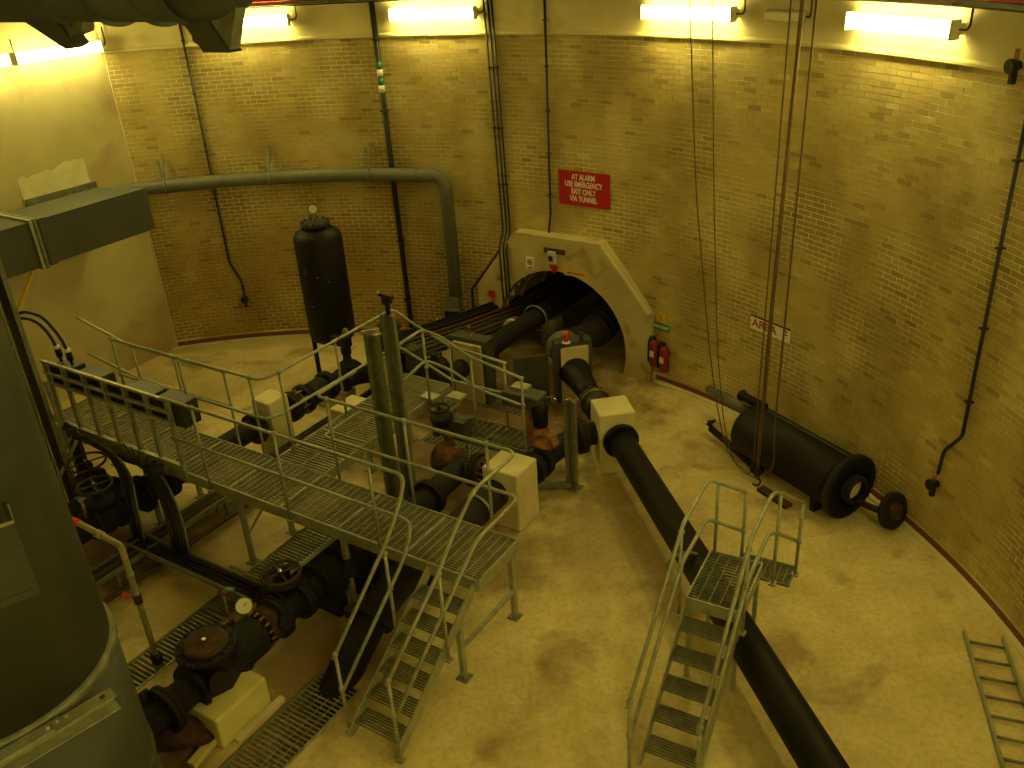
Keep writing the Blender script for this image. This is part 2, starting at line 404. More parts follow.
for idx, (a, z) in enumerate(bricks):
    out = random.uniform(-.0015, .0015); c = C_(a, z, RAD + .004 + out)
    if idx in big:
        o = bpy.data.objects.new('brick', bm_); col.objects.link(o); o.parent = wall
        o.location = c - wall.location; o.rotation_euler = (0, 0, -R_(a))
    else:
        t = tangent(a); r = radial(a); n = len(vs); tone = min(1, max(0, random.gauss(.5, .22)))
        if random.random() < .03: tone = 0.02
        fr = c - r * .012; bk = c + r * .008
        h2 = hw + random.uniform(-.002, .002)
        for q in (fr, bk):
            vs += [q - t * h2 - eZ * .0315, q + t * h2 - eZ * .0315, q + t * h2 + eZ * .0315, q - t * h2 + eZ * .0315]
        fs += [(n, n + 1, n + 2, n + 3), (n + 3, n + 2, n + 6, n + 7), (n, n + 4, n + 5, n + 1), (n + 1, n + 5, n + 6, n + 2), (n, n + 3, n + 7, n + 4)]
        tones += [tone] * 5
me = bpy.data.meshes.new('brickwork'); me.from_pydata([v - wall.location for v in vs], [], fs); me.update()
at = me.attributes.new('tone', 'FLOAT', 'FACE'); at.data.foreach_set('value', tones)
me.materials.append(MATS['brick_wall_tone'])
o = bpy.data.objects.new('brickwork', me); col.objects.link(o); o.parent = wall; o['kind'] = 'stuff'
# rest of the shaft gets the same red painted plinth, kerb, concrete band
def ring_band(name, profile, material, a0=-180.0, a1=180.0, n=180, skip=None):
    mb = MB(); k = len(profile)
    for i in range(n):
        b0 = a0 + (a1 - a0) * i / n; b1 = a0 + (a1 - a0) * (i + 1) / n
        if skip and skip((b0 + b1) / 2): continue
        v = [C_(b0, z, r) for r, z in profile] + [C_(b1, z, r) for r, z in profile]
        mb.add(v, [(j, j + 1, k + j + 1, k + j) for j in range(k - 1)])
    return struct(mb.build(name, material))
tun_skip = lambda a: abs(a - TUN_AZ) < 10.6
ring_band('baseboard_back', [(RAD + .01, .115), (RAD - .014, .115), (RAD - .014, .02)], 'red_band', skip=tun_skip)
ring_band('trim_1', [(RAD, .03), (RAD - .085, .028), (RAD - .09, .0)], 'pale_concrete', skip=tun_skip)
ring_band('trim_2', [(RAD + .02, BAND_Z - .03), (RAD - .05, BAND_Z), (RAD - .05, BAND_Z + .03), (RAD - .02, BAND_Z + .06), (RAD - .02, 8.3)], 'band_concrete')
mb = MB()
for i in range(96):
    mb.add([C_(i * 3.75, 8.3, 0), C_(i * 3.75, 8.3, RAD + .05), C_(i * 3.75 + 3.75, 8.3, RAD + .05)], [(0, 1, 2)])
struct(mb.build('ceiling', 'ceiling_concrete'))
# flat concrete wall on the left, parallel to the V axis, thick block behind it
CO = Vector((-6.82, 16.77, 0)); wd = -Vector((math.sin(R_(34.0)), math.cos(R_(34.0)), 0)); wn = Vector((-wd.y, wd.x, 0))
if wn.dot(Vector((0, 0, 0)) - CO) > 0: wn = -wn     # pointing into the block
mb = MB(); mb.box(CO + wd * 4.3 + wn * .6 + eZ * 4.15, wd, wn, eZ, 4.3, .6, 4.15)
struct(mb.build('wall_left', 'panel_concrete'))
# tunnel lining
mb = MB(); seg = 40; ext = 7.5; nst = 9
for k in range(nst):
    for i in range(seg):
        v = []
        for (kk, ii) in ((k, i), (k, i + 1), (k + 1, i + 1), (k + 1, i)):
            q = 2 * PI * ii / seg; rr = TUN_R + (.0 if kk % 1 == 0 else 0)
            v.append(C_(TUN_AZ, 0, 9.74 + ext * kk / nst) + tt * (rr * math.cos(q)) + eZ * (TUN_Z + rr * math.sin(q)))
        mb.add(v, [(0, 1, 2, 3)])
q = C_(TUN_AZ, TUN_Z, 9.74 + ext); mb.lathe(q, tr, [(0, TUN_R), (.1, TUN_R)], 40)
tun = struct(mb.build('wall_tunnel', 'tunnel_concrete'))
for k in range(nst - 1):      # lining ribs
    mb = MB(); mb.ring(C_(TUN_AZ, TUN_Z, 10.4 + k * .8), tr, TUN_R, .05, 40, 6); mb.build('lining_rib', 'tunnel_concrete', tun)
# tunnel surround: half-octagon slab with a round hole
out = [(-1.80, 0), (-1.80, 1.24), (-.90, 2.40), (.86, 2.40), (1.84, 1.28), (1.84, 0)]
def outline_hit(a):
    dx, dz = math.cos(a), math.sin(a); best = None; pts = out
    for i in range(len(pts) - 1):
        (x0, z0), (x1, z1) = pts[i], pts[i + 1]; ez_, ex_ = z1 - z0, x1 - x0
        det = dx * (-ez_) - dz * (-ex_)
        if abs(det) < 1e-9: continue
        bx, bz = x0, z0 - TUN_Z
        t = (bx * (-ez_) - bz * (-ex_)) / det; s2 = (dx * bz - dz * bx) / det
        if t > 0 and -1e-6 <= s2 <= 1 + 1e-6 and (best is None or t < best): best = t
    return best
mb = MB(); base = C_(TUN_AZ, 0, 9.72); amin = -math.asin(TUN_Z / TUN_R)
angs = [amin + (PI - 2 * amin) * i / 72 for i in range(73)]
angs = sorted(angs + [math.atan2(z - TUN_Z, x) if not (x < 0 and z < TUN_Z) else PI + math.atan2(TUN_Z - z, -x) for x, z in out[1:-1]])
inner = []; outer = []
for a in angs:
    inner.append(base + tt * (TUN_R * math.cos(a)) + eZ * (TUN_Z + TUN_R * math.sin(a)))
    if math.sin(a) < 0 and True:
        sgn = 1 if math.cos(a) > 0 else -1
        x = 1.84 if sgn > 0 else -1.80; z = TUN_Z + TUN_R * math.sin(a); outer.append(base + tt * x + eZ * z)
    else:
        t = outline_hit(a); outer.append(base + tt * (t * math.cos(a)) + eZ * (TUN_Z + t * math.sin(a)))
n = len(angs)
mb.add(inner + outer, [(i, i + 1, n + i + 1, n + i) for i in range(n - 1)])
back = [q + tr * .5 for q in inner] ; backo = [q + tr * .6 for q in outer]
mb.add(inner + back, [(i, n + i, n + i + 1, i + 1) for i in range(n - 1)])
mb.add(outer + backo, [(i, i + 1, n + i + 1, n + i) for i in range(n - 1)])
struct(mb.build('trim_3', 'surround_concrete'))
# raised plaster edge along the sloping right shoulder
mb = MB(); mb.bar(base + tt * .88 + eZ * 2.37 - tr * .01, base + tt * 1.80 + eZ * 1.28 - tr * .01, .05, .05, tr); struct(mb.build('trim_4', 'pale_concrete'))

# ================================================================== WALL FITTINGS
def lamp_fixture(center, t, r, label, group='strip lamps round the top of the shaft'):
    "t along the lamp, r pointing into the wall"
    root = thing('strip_lamp', label, 'lamp', center + r * .0, group)
    mb = MB(); mb.box(center - r * .05, t, r, eZ, .79, .05, .06); mb.build('housing', 'lamp_housing', root, bevel=.01)
    mb = MB(); mb.box(center - r * .145, t, r, eZ, .775, .055, .085); mb.build('diffuser', 'lamp_glow', root, bevel=.02)
    for s_ in (-1, 1):
        mb = MB(); mb.box(center - r * .15 + t * (.79 * s_), t, r, eZ, .014, .065, .1); mb.build('end_cap', 'lamp_housing', root)
    mb = MB(); e = center + t * .80 - r * .10
    mb.tube([e, e + t * .13 + eZ * .0, e + t * .13 + eZ * .30], .012, 8, .08); mb.build('supply_cable', 'cable_black', root)
    return root
names = ['glowing strip lamp high on the wall beside the round overhead duct',
         'glowing strip lamp on the brick wall above the elbow of the grey wall pipe',
         'glowing strip lamp high on the wall above the pair of hanging pull cords',
         'glowing strip lamp highest at the right end of the brick wall']
for az, nm in zip(LAMPS_IN_VIEW, names):
    lamp_fixture(C_(az, 6.075, RAD - .03), tangent(az), radial(az), nm)
for az in LAMPS_BEHIND:
    lamp_fixture(C_(az, 6.075, RAD - .03), tangent(az), radial(az), 'glowing strip lamp high on the shaft wall behind the viewpoint')
lamp_fixture(CO + wd * .93 + eZ * 5.86 - wn * .01, -wd, wn, 'glowing strip lamp at the top of the flat concrete wall, nearest its corner')
lamp_fixture(CO + wd * 2.6 + eZ * 5.86 - wn * .01, -wd, wn, 'glowing strip lamp at the left edge of the picture on the flat concrete wall')
# unlit emergency fitting
c = C_(58.2, 6.07, RAD - .03); r = radial(58.2); t = tangent(58.2)
root = thing('emergency_light', 'small unlit white bulkhead light between two glowing strip lamps', 'light', c)
mb = MB(); mb.box(c - r * .04, t, r, eZ, .31, .04, .07); mb.build('housing', 'lamp_housing', root, bevel=.012)
mb = MB(); mb.box(c - r * .095, t, r, eZ, .28, .022, .055); mb.build('diffuser', 'unlit_diffuser', root, bevel=.015)
mb = MB(); mb.tube([c + t * .31, c + t * .38, c + t * .38 + eZ * .3], .01, 8, .05); mb.build('supply_cable', 'cable_black', root)
# service rail along the top of the wall: tray, red pipe, cables
a0, a1 = -12, 100
root = thing('service_tray', 'grey cable tray with red pipe curving along the wall above the strip lamps', 'cable tray', C_(40, 6.33, RAD - .1))
mb = MB()
for i in range(56):
    b0, b1 = a0 + 2 * i, a0 + 2 * i + 2
    v = [C_(b, z, r) for b in (b0, b1) for r, z in ((RAD - .22, 6.37), (RAD - .22, 6.32), (RAD - .03, 6.32), (RAD - .03, 6.33), (RAD - .21, 6.33), (RAD - .21, 6.37))]
    mb.add(v, [(j, (j + 1) % 6, 6 + (j + 1) % 6, 6 + j) for j in range(6)])
mb.build('tray', 'grey_pipe', root)
mb = MB(); mb.tube([C_(a0 + 2 * i, 6.405, RAD - .26) for i in range(57)], .022, 8); mb.build('pipe', 'red_paint', root)
mb = MB(); mb.tube([C_(a0 + 2 * i, 6.30, RAD - .13) for i in range(57)], .012, 6); mb.build('cable', 'cable_black', root)
mb = MB(); mb.tube([C_(a0 + 2 * i, 6.36, RAD - .12) for i in range(57)], .018, 6); mb.build('cable', 'cable_black', root)
for i in range(12):
    mb = MB(); a = a0 + 5 + i * 9; mb.box(C_(a, 6.33, RAD - .14), tangent(a), radial(a), eZ, .02, .14, .012); mb.box(C_(a, 6.40, RAD - .03), tangent(a), radial(a), eZ, .02, .02, .09); mb.build('bracket', 'galvanised_dark', root)

def wall_conduit(azz, r, label, name='conduit', off=.04, material='cable_black', clips=5, cat='conduit'):
    "azz list of (az, z)"
    pts = [C_(a, z, RAD - off) for a, z in azz]
    root = thing(name, label, cat, pts[-1])
    mb = MB(); mb.tube(pts, r, 8, .06); mb.build('pipe', material, root)
    for i in range(clips):
        t = (i + .5) / clips; a = azz[0][0] + (azz[1][0] - azz[0][0]) * t; z = azz[0][1] + (azz[1][1] - azz[0][1]) * t
        mb = MB(); mb.box(C_(a, z, RAD - off), tangent(a), radial(a), eZ, r * 1.4, off * .9, .009); mb.build('clip', material, root)
    return root
def pendant_socket(az, z, label, tip=None):
    c = C_(az, z, RAD - .07); root = thing('sounder', label, 'alarm', c)
    mb = MB(); mb.lathe(c + eZ * .0 + radial(az) * .05, -radial(az), [(0, .05), (.05, .055), (.10, .075), (.12, .07)], 16); mb.build('horn', 'black_iron', root)
    mb = MB(); mb.box(c - eZ * .10, tangent(az), radial(az), eZ, .028, .03, .07); mb.build('handle', 'black_iron', root, bevel=.006)
    if tip: mb = MB(); mb.cyl(c + eZ * .05, c + eZ * .16, .022, 10); mb.build('gland', tip, root)
    return root
wall_conduit([(-4.75, 6.3), (-4.85, 1.69), (-3.97, 1.3), (-3.85, 1.05)], .022, 'thin dark conduit down the brick wall nearest the flat concrete wall, bent at its foot')
pendant_socket(-3.9, .90, 'small dark alarm sounder low on the wall left of the tall black vessel', 'rust')
rt = wall_conduit([(15.3, 6.3), (15.5, .2)], .05, 'thickest dark pipe down the brick wall, passing behind the grey wall pipe', 'drop_pipe', .07, cat='pipe')
for z, m_ in ((5.25, 'green_paint'), (5.13, 'white_paint'), (4.98, 'green_paint'), (4.86, 'white_paint')):
    mb = MB(); mb.cyl(C_(15.33, z - .06, RAD - .07), C_(15.33, z + .06, RAD - .07), .054, 12); mb.build('marker_band', m_, rt)
for d, lb in ((0, 'left one of the bunched dark conduits running down to the tunnel mouth'), (.45, 'middle one of the bunched dark conduits running down to the tunnel mouth'), (.85, 'right one of the bunched dark conduits running down to the tunnel mouth')):
    pts_ = [C_(27.2 + d, 6.3, RAD - .05), C_(27.75 + d, 2.35, RAD - .05), C_(27.85 + d, 2.1, RAD - .27), C_(27.95 + d, 1.0 + d * .3, RAD - .27)]
    rc = thing('conduit', lb, 'conduit', pts_[-1]); mb = MB(); mb.tube(pts_, .016, 8, .06); mb.build('pipe', 'cable_black', rc)
    for z_ in (5.2, 4.2, 3.2): mb = MB(); mb.box(C_(27.2 + d + (6.3 - z_) * .14, z_, RAD - .05), tangent(27.4), radial(27.4), eZ, .022, .04, .009); mb.build('clip', 'cable_black', rc)
wall_conduit([(28.0, 2.05), (24.2, 1.22), (24.1, .05)], .025, 'dark conduit slanting along the left shoulder of the tunnel surround', off=.31, clips=0)
wall_conduit([(33.7, 6.3), (33.5, 2.75), (33.2, 2.36), (33.2, 2.12)], .02, 'single dark conduit down to the call point above the tunnel mouth', off=.05)
wall_conduit([(80.0, 6.3), (80.1, 1.74), (78.7, 1.40), (78.55, 1.06)], .022, 'dark conduit at the right end of the brick wall with a kink near its foot', off=.05)
pendant_socket(78.45, .90, 'small dark alarm sounder with orange gland low on the right part of the brick wall', 'orange_iron')
pendant_socket(78.5, 5.80, 'round dark alarm sounder at the top right edge, below the service tray', 'orange_iron')
# round gauge by the overhead duct
c = C_(-3.2, 5.85, RAD - .1); root = thing('wall_bell', 'small round bell high on the wall just behind the overhead duct outlet', 'bell', c)
mb = MB(); mb.lathe(c, -radial(-3.2), [(0, .09), (.05, .085), (.08, .05)], 20); mb.build('gong', 'black_iron', root)
mb = MB(); mb.lathe(c - radial(-3.2) * .08, -radial(-3.2), [(0, .03), (.02, .028)], 12); mb.build('boss', 'white_paint', root)

# grey wall pipe with elbow and hangers
root = thing('wall_pipe', 'large grey pipe along the brick wall that bends down in front of the bricks', 'pipe', C_(20, 0.1, RAD - .2))
pts = [C_(a, 3.34, RAD - .2) for a in range(-15, 20, 2)] + [C_(21.6, 3.34, RAD - .2), C_(21.6, .62, RAD - .2)]
body = pts[:-2]; mb = MB(); mb.tube(body + [pts[-2], pts[-1]], .125, 20, .0) if False else None
k = [C_(a, 3.34, RAD - .2) for a in range(-15, 20, 1)]
cen = C_(20.0, 3.34 - .26, RAD - .2); e0 = C_(20.0, 3.34, RAD - .2)
arc = [C_(20.25 + 1.55 * math.sin(q), 3.34 - .28 * (1 - math.cos(q)), RAD - .2) for q in [R_(x) for x in range(0, 91, 10)]]
mb = MB(); mb.tube(k + arc + [C_(21.8, 1.0, RAD - .2)], .125, 20); mb.build('pipe', 'grey_pipe', root)
mb = MB(); mb.box(C_(21.5, .86, RAD - .2), tangent(21.5), radial(21.5), eZ, .13, .13, .16)
pl = mb.build('outlet_box', 'grey_pipe', root, bevel=.01)
mb = MB()
c = C_(21.5, .62, RAD - .2); t = tangent(21.5); r = radial(21.3)
for s_ in (-1, 1): mb.box(c + t * (.17 * s_) - r * .15 - eZ * .15, t, r, eZ, .018, .02, .28)
mb.box(c - r * .15 + eZ * .14, t, r, eZ, .19, .02, .018); mb.build('outlet_frame', 'galvanised_dark', root)
mb = MB(); mb.box(c - r * .12 - eZ * .16, t, r, eZ, .15, .01, .26); mb.build('grille', 'black_iron', root)
for a in (-9.6, 1.8, 13.1):
    mb = MB(); c = C_(a, 3.34, RAD - .2); t = tangent(a)
    mb.ring(c, t, .135, .016, 20, 6)
    for s_ in (-1, 1): mb.bar(c + eZ * .13 + t * (.02 * s_), C_(a, 3.80, RAD - .02) + t * (.09 * s_), .03, .008)
    mb.bar(c + eZ * .12, C_(a, 3.9, RAD - .02), .025, .025); mb.build('hanger', 'galvanised_dark', root)
for a in (18.6,):
    mb = MB(); mb.ring(C_(a, 3.34, RAD - .2), tangent(a), .13, .01, 20, 6); mb.build('joint_ring', 'grey_pipe', root)

# signs
def flat_sign(name, label, az0, az1, z0, z1, material, r=RAD - .02, th=.006, border=None):
    a = (az0 + az1) / 2; hwid = r * math.sin(R_(az1 - az0) / 2); c = C_(a, (z0 + z1) / 2, r * math.cos(R_(az1 - az0) / 2) if r > 9.9 else r)
    root = thing(name, label, 'sign', c)
    mb = MB(); mb.box(c, tangent(a), radial(a), eZ, hwid, th, (z1 - z0) / 2); mb.build('board', material, root)
    return root, c - radial(a) * (th + .001), tangent(a), hwid
s_, c, t, hwid = flat_sign('warning_sign', 'red rectangular sign with white capitals about the emergency exit, above the tunnel mouth', 34.5, 40.35, 2.95, 3.55, 'red_paint')
for i, ln in enumerate(['AT ALARM', 'USE EMERGENCY', 'EXIT ONLY', 'VIA TUNNEL']):
    text_mesh(ln, .135, c + eZ * (.195 - i * .125) + t * (-.01), t, eZ, 'sign_white', s_, xs=.72)
s_, c, t, hwid = flat_sign('area_sign', 'long white sign with red capitals reading AREA F behind the hanging hoist cable', 56.85, 61.3, 1.59, 1.80, 'sign_white')
text_mesh('AREA  F', .18, c - t * .01, t, eZ, 'sign_letter_red', s_, xs=1.12)
mb = MB(); mb.box(c + eZ * .11 + radial(59) * .004, t, radial(59), eZ, hwid, .006, .012); mb.build('edge_strip', 'rust', s_)
s_, c, t, hwid = flat_sign('fire_sign', 'small green sign with white lettering above the two fire extinguishers', 45.6, 47.5, 1.0, 1.12, 'green_paint')
text_mesh('FIRE POINT', .075, c, t, eZ, 'sign_white', s_, xs=.8)
s_, c, t, hwid = flat_sign('hazard_sign', 'little yellow square notice directly above the green sign', 45.9, 47.0, 1.15, 1.32, 'yellow_paint')
mb = MB(); mb.box(c, t, radial(46.5), eZ, .006, .002, .06); mb.build('mark', 'sign_black', s_)
# signs on the surround face (flat plane)
def face_pt(x, z, off=0.0): return base + tt * (x + .05) + eZ * z - tr * off
root = thing('prohibition_sign', 'small white notice with a round symbol at the upper left of the tunnel mouth', 'sign', face_pt(-.62, 1.74))
mb = MB(); mb.box(face_pt(-.62, 1.86, .012), tt, tr, eZ, .085, .006, .115); mb.build('board', 'sign_white', root)
mb = MB(); mb.ring(face_pt(-.62, 1.88, .02), tr, .05, .009, 20, 6); mb.bar(face_pt(-.655, 1.915, .02), face_pt(-.585, 1.845, .02), .012, .006, tr); mb.build('symbol', 'sign_letter_red', root)
mb = MB(); mb.box(face_pt(-.62, 1.88, .02), tt, tr, eZ, .022, .003, .022); mb.build('pictogram', 'sign_black', root)
mb = MB(); mb.box(face_pt(-.62, 1.775, .02), tt, tr, eZ, .06, .003, .012); mb.build('caption', 'sign_letter_red', root)
root = thing('headroom_sign', 'narrow yellow notice with black lettering along the top of the tunnel mouth', 'sign', face_pt(.30, 1.78))
mb = MB(); mb.box(face_pt(.33, 1.80, .012), tt, tr, eZ, .24, .006, .05); mb.build('board', 'yellow_paint', root)
text_mesh('MIND YOUR HEAD', .05, face_pt(.33, 1.80, .02), tt, eZ, 'sign_black', root, xs=.8)
root = thing('call_point', 'grey alarm call point box with red triangular tag over the tunnel mouth', 'alarm', face_pt(-.13, 1.95))
mb = MB(); mb.box(face_pt(-.13, 2.05, .05), tt, tr, eZ, .075, .045, .11); mb.build('box', 'lamp_housing', root, bevel=.01)
mb = MB(); mb.box(face_pt(-.13, 2.04, .098), tt, tr, eZ, .045, .003, .05); mb.build('window', 'sign_black', root)
mb = MB(); q = face_pt(-.1, 1.83, .03); mb.add([q - tt * .1 + eZ * .07, q + tt * .1 + eZ * .07, q - eZ * .09, q - tt * .1 + eZ * .07 - tr * .02, q + tt * .1 + eZ * .07 - tr * .02, q - eZ * .09 - tr * .02], [(0, 1, 2), (3, 5, 4), (0, 3, 4, 1), (1, 4, 5, 2), (2, 5, 3, 0)]); mb.build('tag', 'red_paint', root)
mb = MB(); mb.bar(face_pt(-.3, 2.16, .02), face_pt(.12, 2.16, .02), .09, .02, tr); mb.build('backing_strip', 'rust', root)
root = thing('red_tag', 'small red metal tag at the left shoulder of the tunnel surround', 'tag', face_pt(-1.52, 1.02))
mb = MB(); mb.box(face_pt(-1.52, 1.12, .03), tt, tr, eZ, .06, .02, .06); mb.build('plate', 'red_paint', root)
mb = MB(); mb.bar(face_pt(-1.50, 1.06, .03), face_pt(-1.48, .93, .03), .02, .02); mb.build('stem', 'red_paint', root)
# fire extinguishers
def extinguisher(az, z, label, hose_side):
    c = C_(az, z, RAD - .12); root = thing('fire_extinguisher', label, 'extinguisher', c, 'fire extinguishers by the tunnel')
    mb = MB(); mb.lathe(c, eZ, [(0, .075), (.015, .085), (.40, .085), (.46, .065), (.49, .03)], 20); mb.build('cylinder', 'dull_red', root)
    mb = MB(); mb.box(c + eZ * .24 - radial(az) * .083, tangent(az), radial(az), eZ, .04, .006, .055); mb.build('label_band', 'unlit_diffuser', root)
    mb = MB(); mb.cyl(c + eZ * .49, c + eZ * .53, .025, 10); mb.bar(c + eZ * .54, c + eZ * .57 - radial(az) * .13, .03, .015); mb.bar(c + eZ * .52, c + eZ * .50 - radial(az) * .12, .025, .012); mb.build('valve_head', 'black_iron', root)
    t = tangent(az) * hose_side
    mb = MB(); mb.tube([c + eZ * .52, c + eZ * .54 + t * .08, c + eZ * .40 + t * .13, c + eZ * .15 + t * .12, c + eZ * .10 + t * .12], .017, 8, .06); mb.cyl(c + eZ * .24 + t * .12, c + eZ * .04 + t * .12, .026, 10); mb.build('hose', 'cable_black', root)
    mb = MB(); mb.box(c + radial(az) * .082 + eZ * .3, tangent(az), radial(az), eZ, .04, .03, .03); mb.build('bracket', 'black_iron', root)
extinguisher(46.15, .36, 'left red fire extinguisher hanging beside the tunnel surround', -1)
extinguisher(47.35, .30, 'right red fire extinguisher hanging below the green sign', -1)

# flat wall: duct with flange, mortar patch, yellow brace
def WL(s, out, z): return CO + wd * s - wn * out + eZ * z      # s along the flat wall from its corner, out from it
root = thing('wall_duct', 'grey rectangular ventilation duct running along the flat concrete wall', 'duct', WL(3, .6, 3.0))
def duct_box(mb, s0, s1, o0, o1, z0, z1): return mb.box(WL((s0 + s1) / 2, (o0 + o1) / 2, (z0 + z1) / 2), wd, wn, eZ, (s1 - s0) / 2, (o1 - o0) / 2, (z1 - z0) / 2)
mb = MB()
mb.add([WL(.66, 1.2, 3.6), WL(.66, 1.2, 2.86), WL(2.75, 1.2, 2.86), WL(2.75, 1.2, 3.6), WL(1.0, .25, 3.6), WL(1.0, .25, 2.86), WL(2.75, .25, 2.86), WL(2.75, .25, 3.6)],
       [(0, 1, 2, 3), (0, 3, 7, 4), (1, 5, 6, 2), (0, 4, 5, 1), (4, 7, 6, 5), (3, 2, 6, 7)])
mb.build('duct_section', 'painted_duct', root)
mb = MB(); duct_box(mb, 2.85, 5.6, .25, 1.2, 2.86, 3.6); mb.build('duct_section', 'painted_duct', root)
mb = MB(); duct_box(mb, 2.74, 2.79, .22, 1.24, 2.82, 3.64); mb.build('flange', 'galvanised_dark', root)
mb = MB(); duct_box(mb, 2.81, 2.86, .22, 1.24, 2.82, 3.64); mb.build('flange', 'galvanised', root)
mb = MB(); duct_box(mb, 2.58, 2.70, .24, 1.215, 2.84, 3.615)
for i in range(4): mb.sphere(WL(2.64, 1.215, 3.0 + i * .15), .012, 8)
mb.build('bolted_collar', 'painted_duct', root)
mb = MB(); duct_box(mb, .85, 2.15, -.02, .26, 3.0, 3.55); mb.build('branch', 'painted_duct', root)
mb = MB(); duct_box(mb, .83, 2.17, -.0, .05, 3.52, 3.66)
for i in range(12): mb.sphere(WL(.9 + i * .108, .055, 3.6), .011, 6)
mb.build('wall_flange', 'galvanised_dark', root)
mb = MB(); ys = [random.uniform(-.035, .035) for _ in range(15)]
v = []; 
for i in range(15):
    s_ = .92 + 1.27 * i / 14; v.append(WL(s_, .012, 3.6)); v.append(WL(s_, .012, 4.02 + ys[i] + (.06 if i < 7 else 0)))
mb.add(v, [(2 * i, 2 * i + 2, 2 * i + 3, 2 * i + 1) for i in range(14)])
tag(mb.build('mortar_patch', 'fresh_mortar'), 'ragged pale patch of fresh mortar above the rectangular duct on the flat wall', 'patch')
mb = MB(); mb.cyl(WL(2.85, 1.0, 2.86), WL(3.4, .75, 1.95), .03, 12)
tag(mb.build('brace_pipe', 'yellow_paint'), 'yellow diagonal brace pipe below the rectangular duct', 'brace')
# corner trim on the flat wall
mb = MB(); mb.box(CO + eZ * 4.1 - wn * .01 + wd * .01, wd, wn, eZ, .012, .012, 4.1); struct(mb.build('trim_5', 'pale_concrete'))

# overhead round duct (along U, close to the ceiling)
root = thing('round_duct', 'big dark round ventilation duct crossing overhead at the top left', 'duct', P(3, -1.02, 6.6))
dz = 7.07; dr = .30; dv = -1.0
mb = MB(); mb.cyl(P(9, dv, dz), P(1.42, dv, dz), dr, 36); mb.build('duct_pipe', 'painted_duct', root)
mb = MB(); mb.tube([P(1.45, dv, dz), P(1.15, dv, dz), P(.95, dv + .02, dz + .12), P(.88, dv + .03, dz + .4), P(.88, dv + .03, dz + 1.2)], dr * .99, 30, .25); mb.build('elbow', 'painted_duct', root)
for u_ in (2.36, 1.79, 1.45, 2.95):
    mb = MB(); mb.lathe(P(u_, dv, dz), -eU, [(0, dr), (0, dr + .035), (.035, dr + .035), (.035, dr)], 36, False, False); mb.build('joint_band', 'painted_duct', root)
def hopper(pts, thick, label_m):
    mb = MB(); f = [P(u_, dv - thick, z_) for u_, z_ in pts]; k = [P(u_, dv + thick, z_) for u_, z_ in pts]; n_ = len(pts)
    mb.add(f + k, [tuple(range(n_)), tuple(range(2 * n_ - 1, n_ - 1, -1))] + [(i, n_ + i, n_ + (i + 1) % n_, (i + 1) % n_) for i in range(n_)])
    return mb.build('outlet', label_m, root)
hopper([(1.56, 6.84), (1.34, 6.56), (1.06, 6.56), (1.28, 6.84)], .07, 'painted_duct'); hopper([(1.27, 6.86), (1.06, 6.58), (.90, 6.90)], .05, 'galvanised_dark')
hopper([(3.75, 6.86), (3.08, 6.56), (2.95, 6.60), (3.2, 6.86)], .08, 'painted_duct'); hopper([(3.1, 6.86), (3.0, 6.66), (2.82, 6.70), (2.75, 6.86)], .06, 'galvanised_dark')
for u_ in (3.0, 2.45):
    mb = MB(); mb.bar(P(u_, dv, dz + dr), P(u_, dv, 8.3), .03, .03); mb.build('hanger_rod', 'galvanised_dark', root)

# ================================================================== BIG TANK, LEFT FOREGROUND
tc = Vector((-3.725, 4.631, 0)); tr0 = .82
root = thing('vertical_tank', 'huge dark grey steel tank filling the left foreground', 'tank', tc)
mb = MB(); mb.lathe(tc, eZ, [(0, tr0), (2.95, tr0)], 72); mb.build('lower_shell', 'tank_paint', root)
mb = MB(); mb.lathe(tc + eZ * 2.98, eZ, [(0, tr0 - .02), (2.7, tr0 - .05), (2.85, tr0 - .15), (2.9, .3)], 72); mb.build('upper_shell', 'tank_paint', root)
mb = MB(); mb.lathe(tc + eZ * 2.93, eZ, [(0, tr0 - .0), (0, tr0 + .02), (.06, tr0 + .01), (.065, tr0 - .03)], 72, False); mb.build('flange_ring', 'galvanised_dark', root)
mb = MB(); mb.lathe(tc + eZ * 1.75, eZ, [(0, tr0 - .0), (.01, tr0 + .012), (.04, tr0 + .012), (.05, tr0 - .0)], 72, False); mb.build('weld_band', 'tank_paint', root)
# terminal box on the tank's face
d = (Vector((-3.1, 4.50, 0)) - Vector((0, 0, 0))).normalized(); side = Vector((-d.y, d.x, 0)); side = side if side.x < 0 else -side
cr = Vector((-2.80, 4.09, 0))
mb = MB(); zc = 4.28; hz_ = .25
mb.box(cr + side * .40 + d * .02 + eZ * (zc - .03), side, d, eZ, .40, .015, hz_)
mb.box(cr + side * .01 + d * .12 + eZ * zc, side, d, eZ, .01, .12, .24)
mb.box(cr + side * .40 + d * .12 + eZ * (zc - .24), side, d, eZ, .40, .12, .012)
mb.build('terminal_box', 'tank_paint', root)
mb = MB(); mb.tube([cr + side * .8 + eZ * 4.51, cr + eZ * 4.51, cr + d * .2 + eZ * 4.51], .012, 8); mb.build('box_rim', 'galvanised', root)
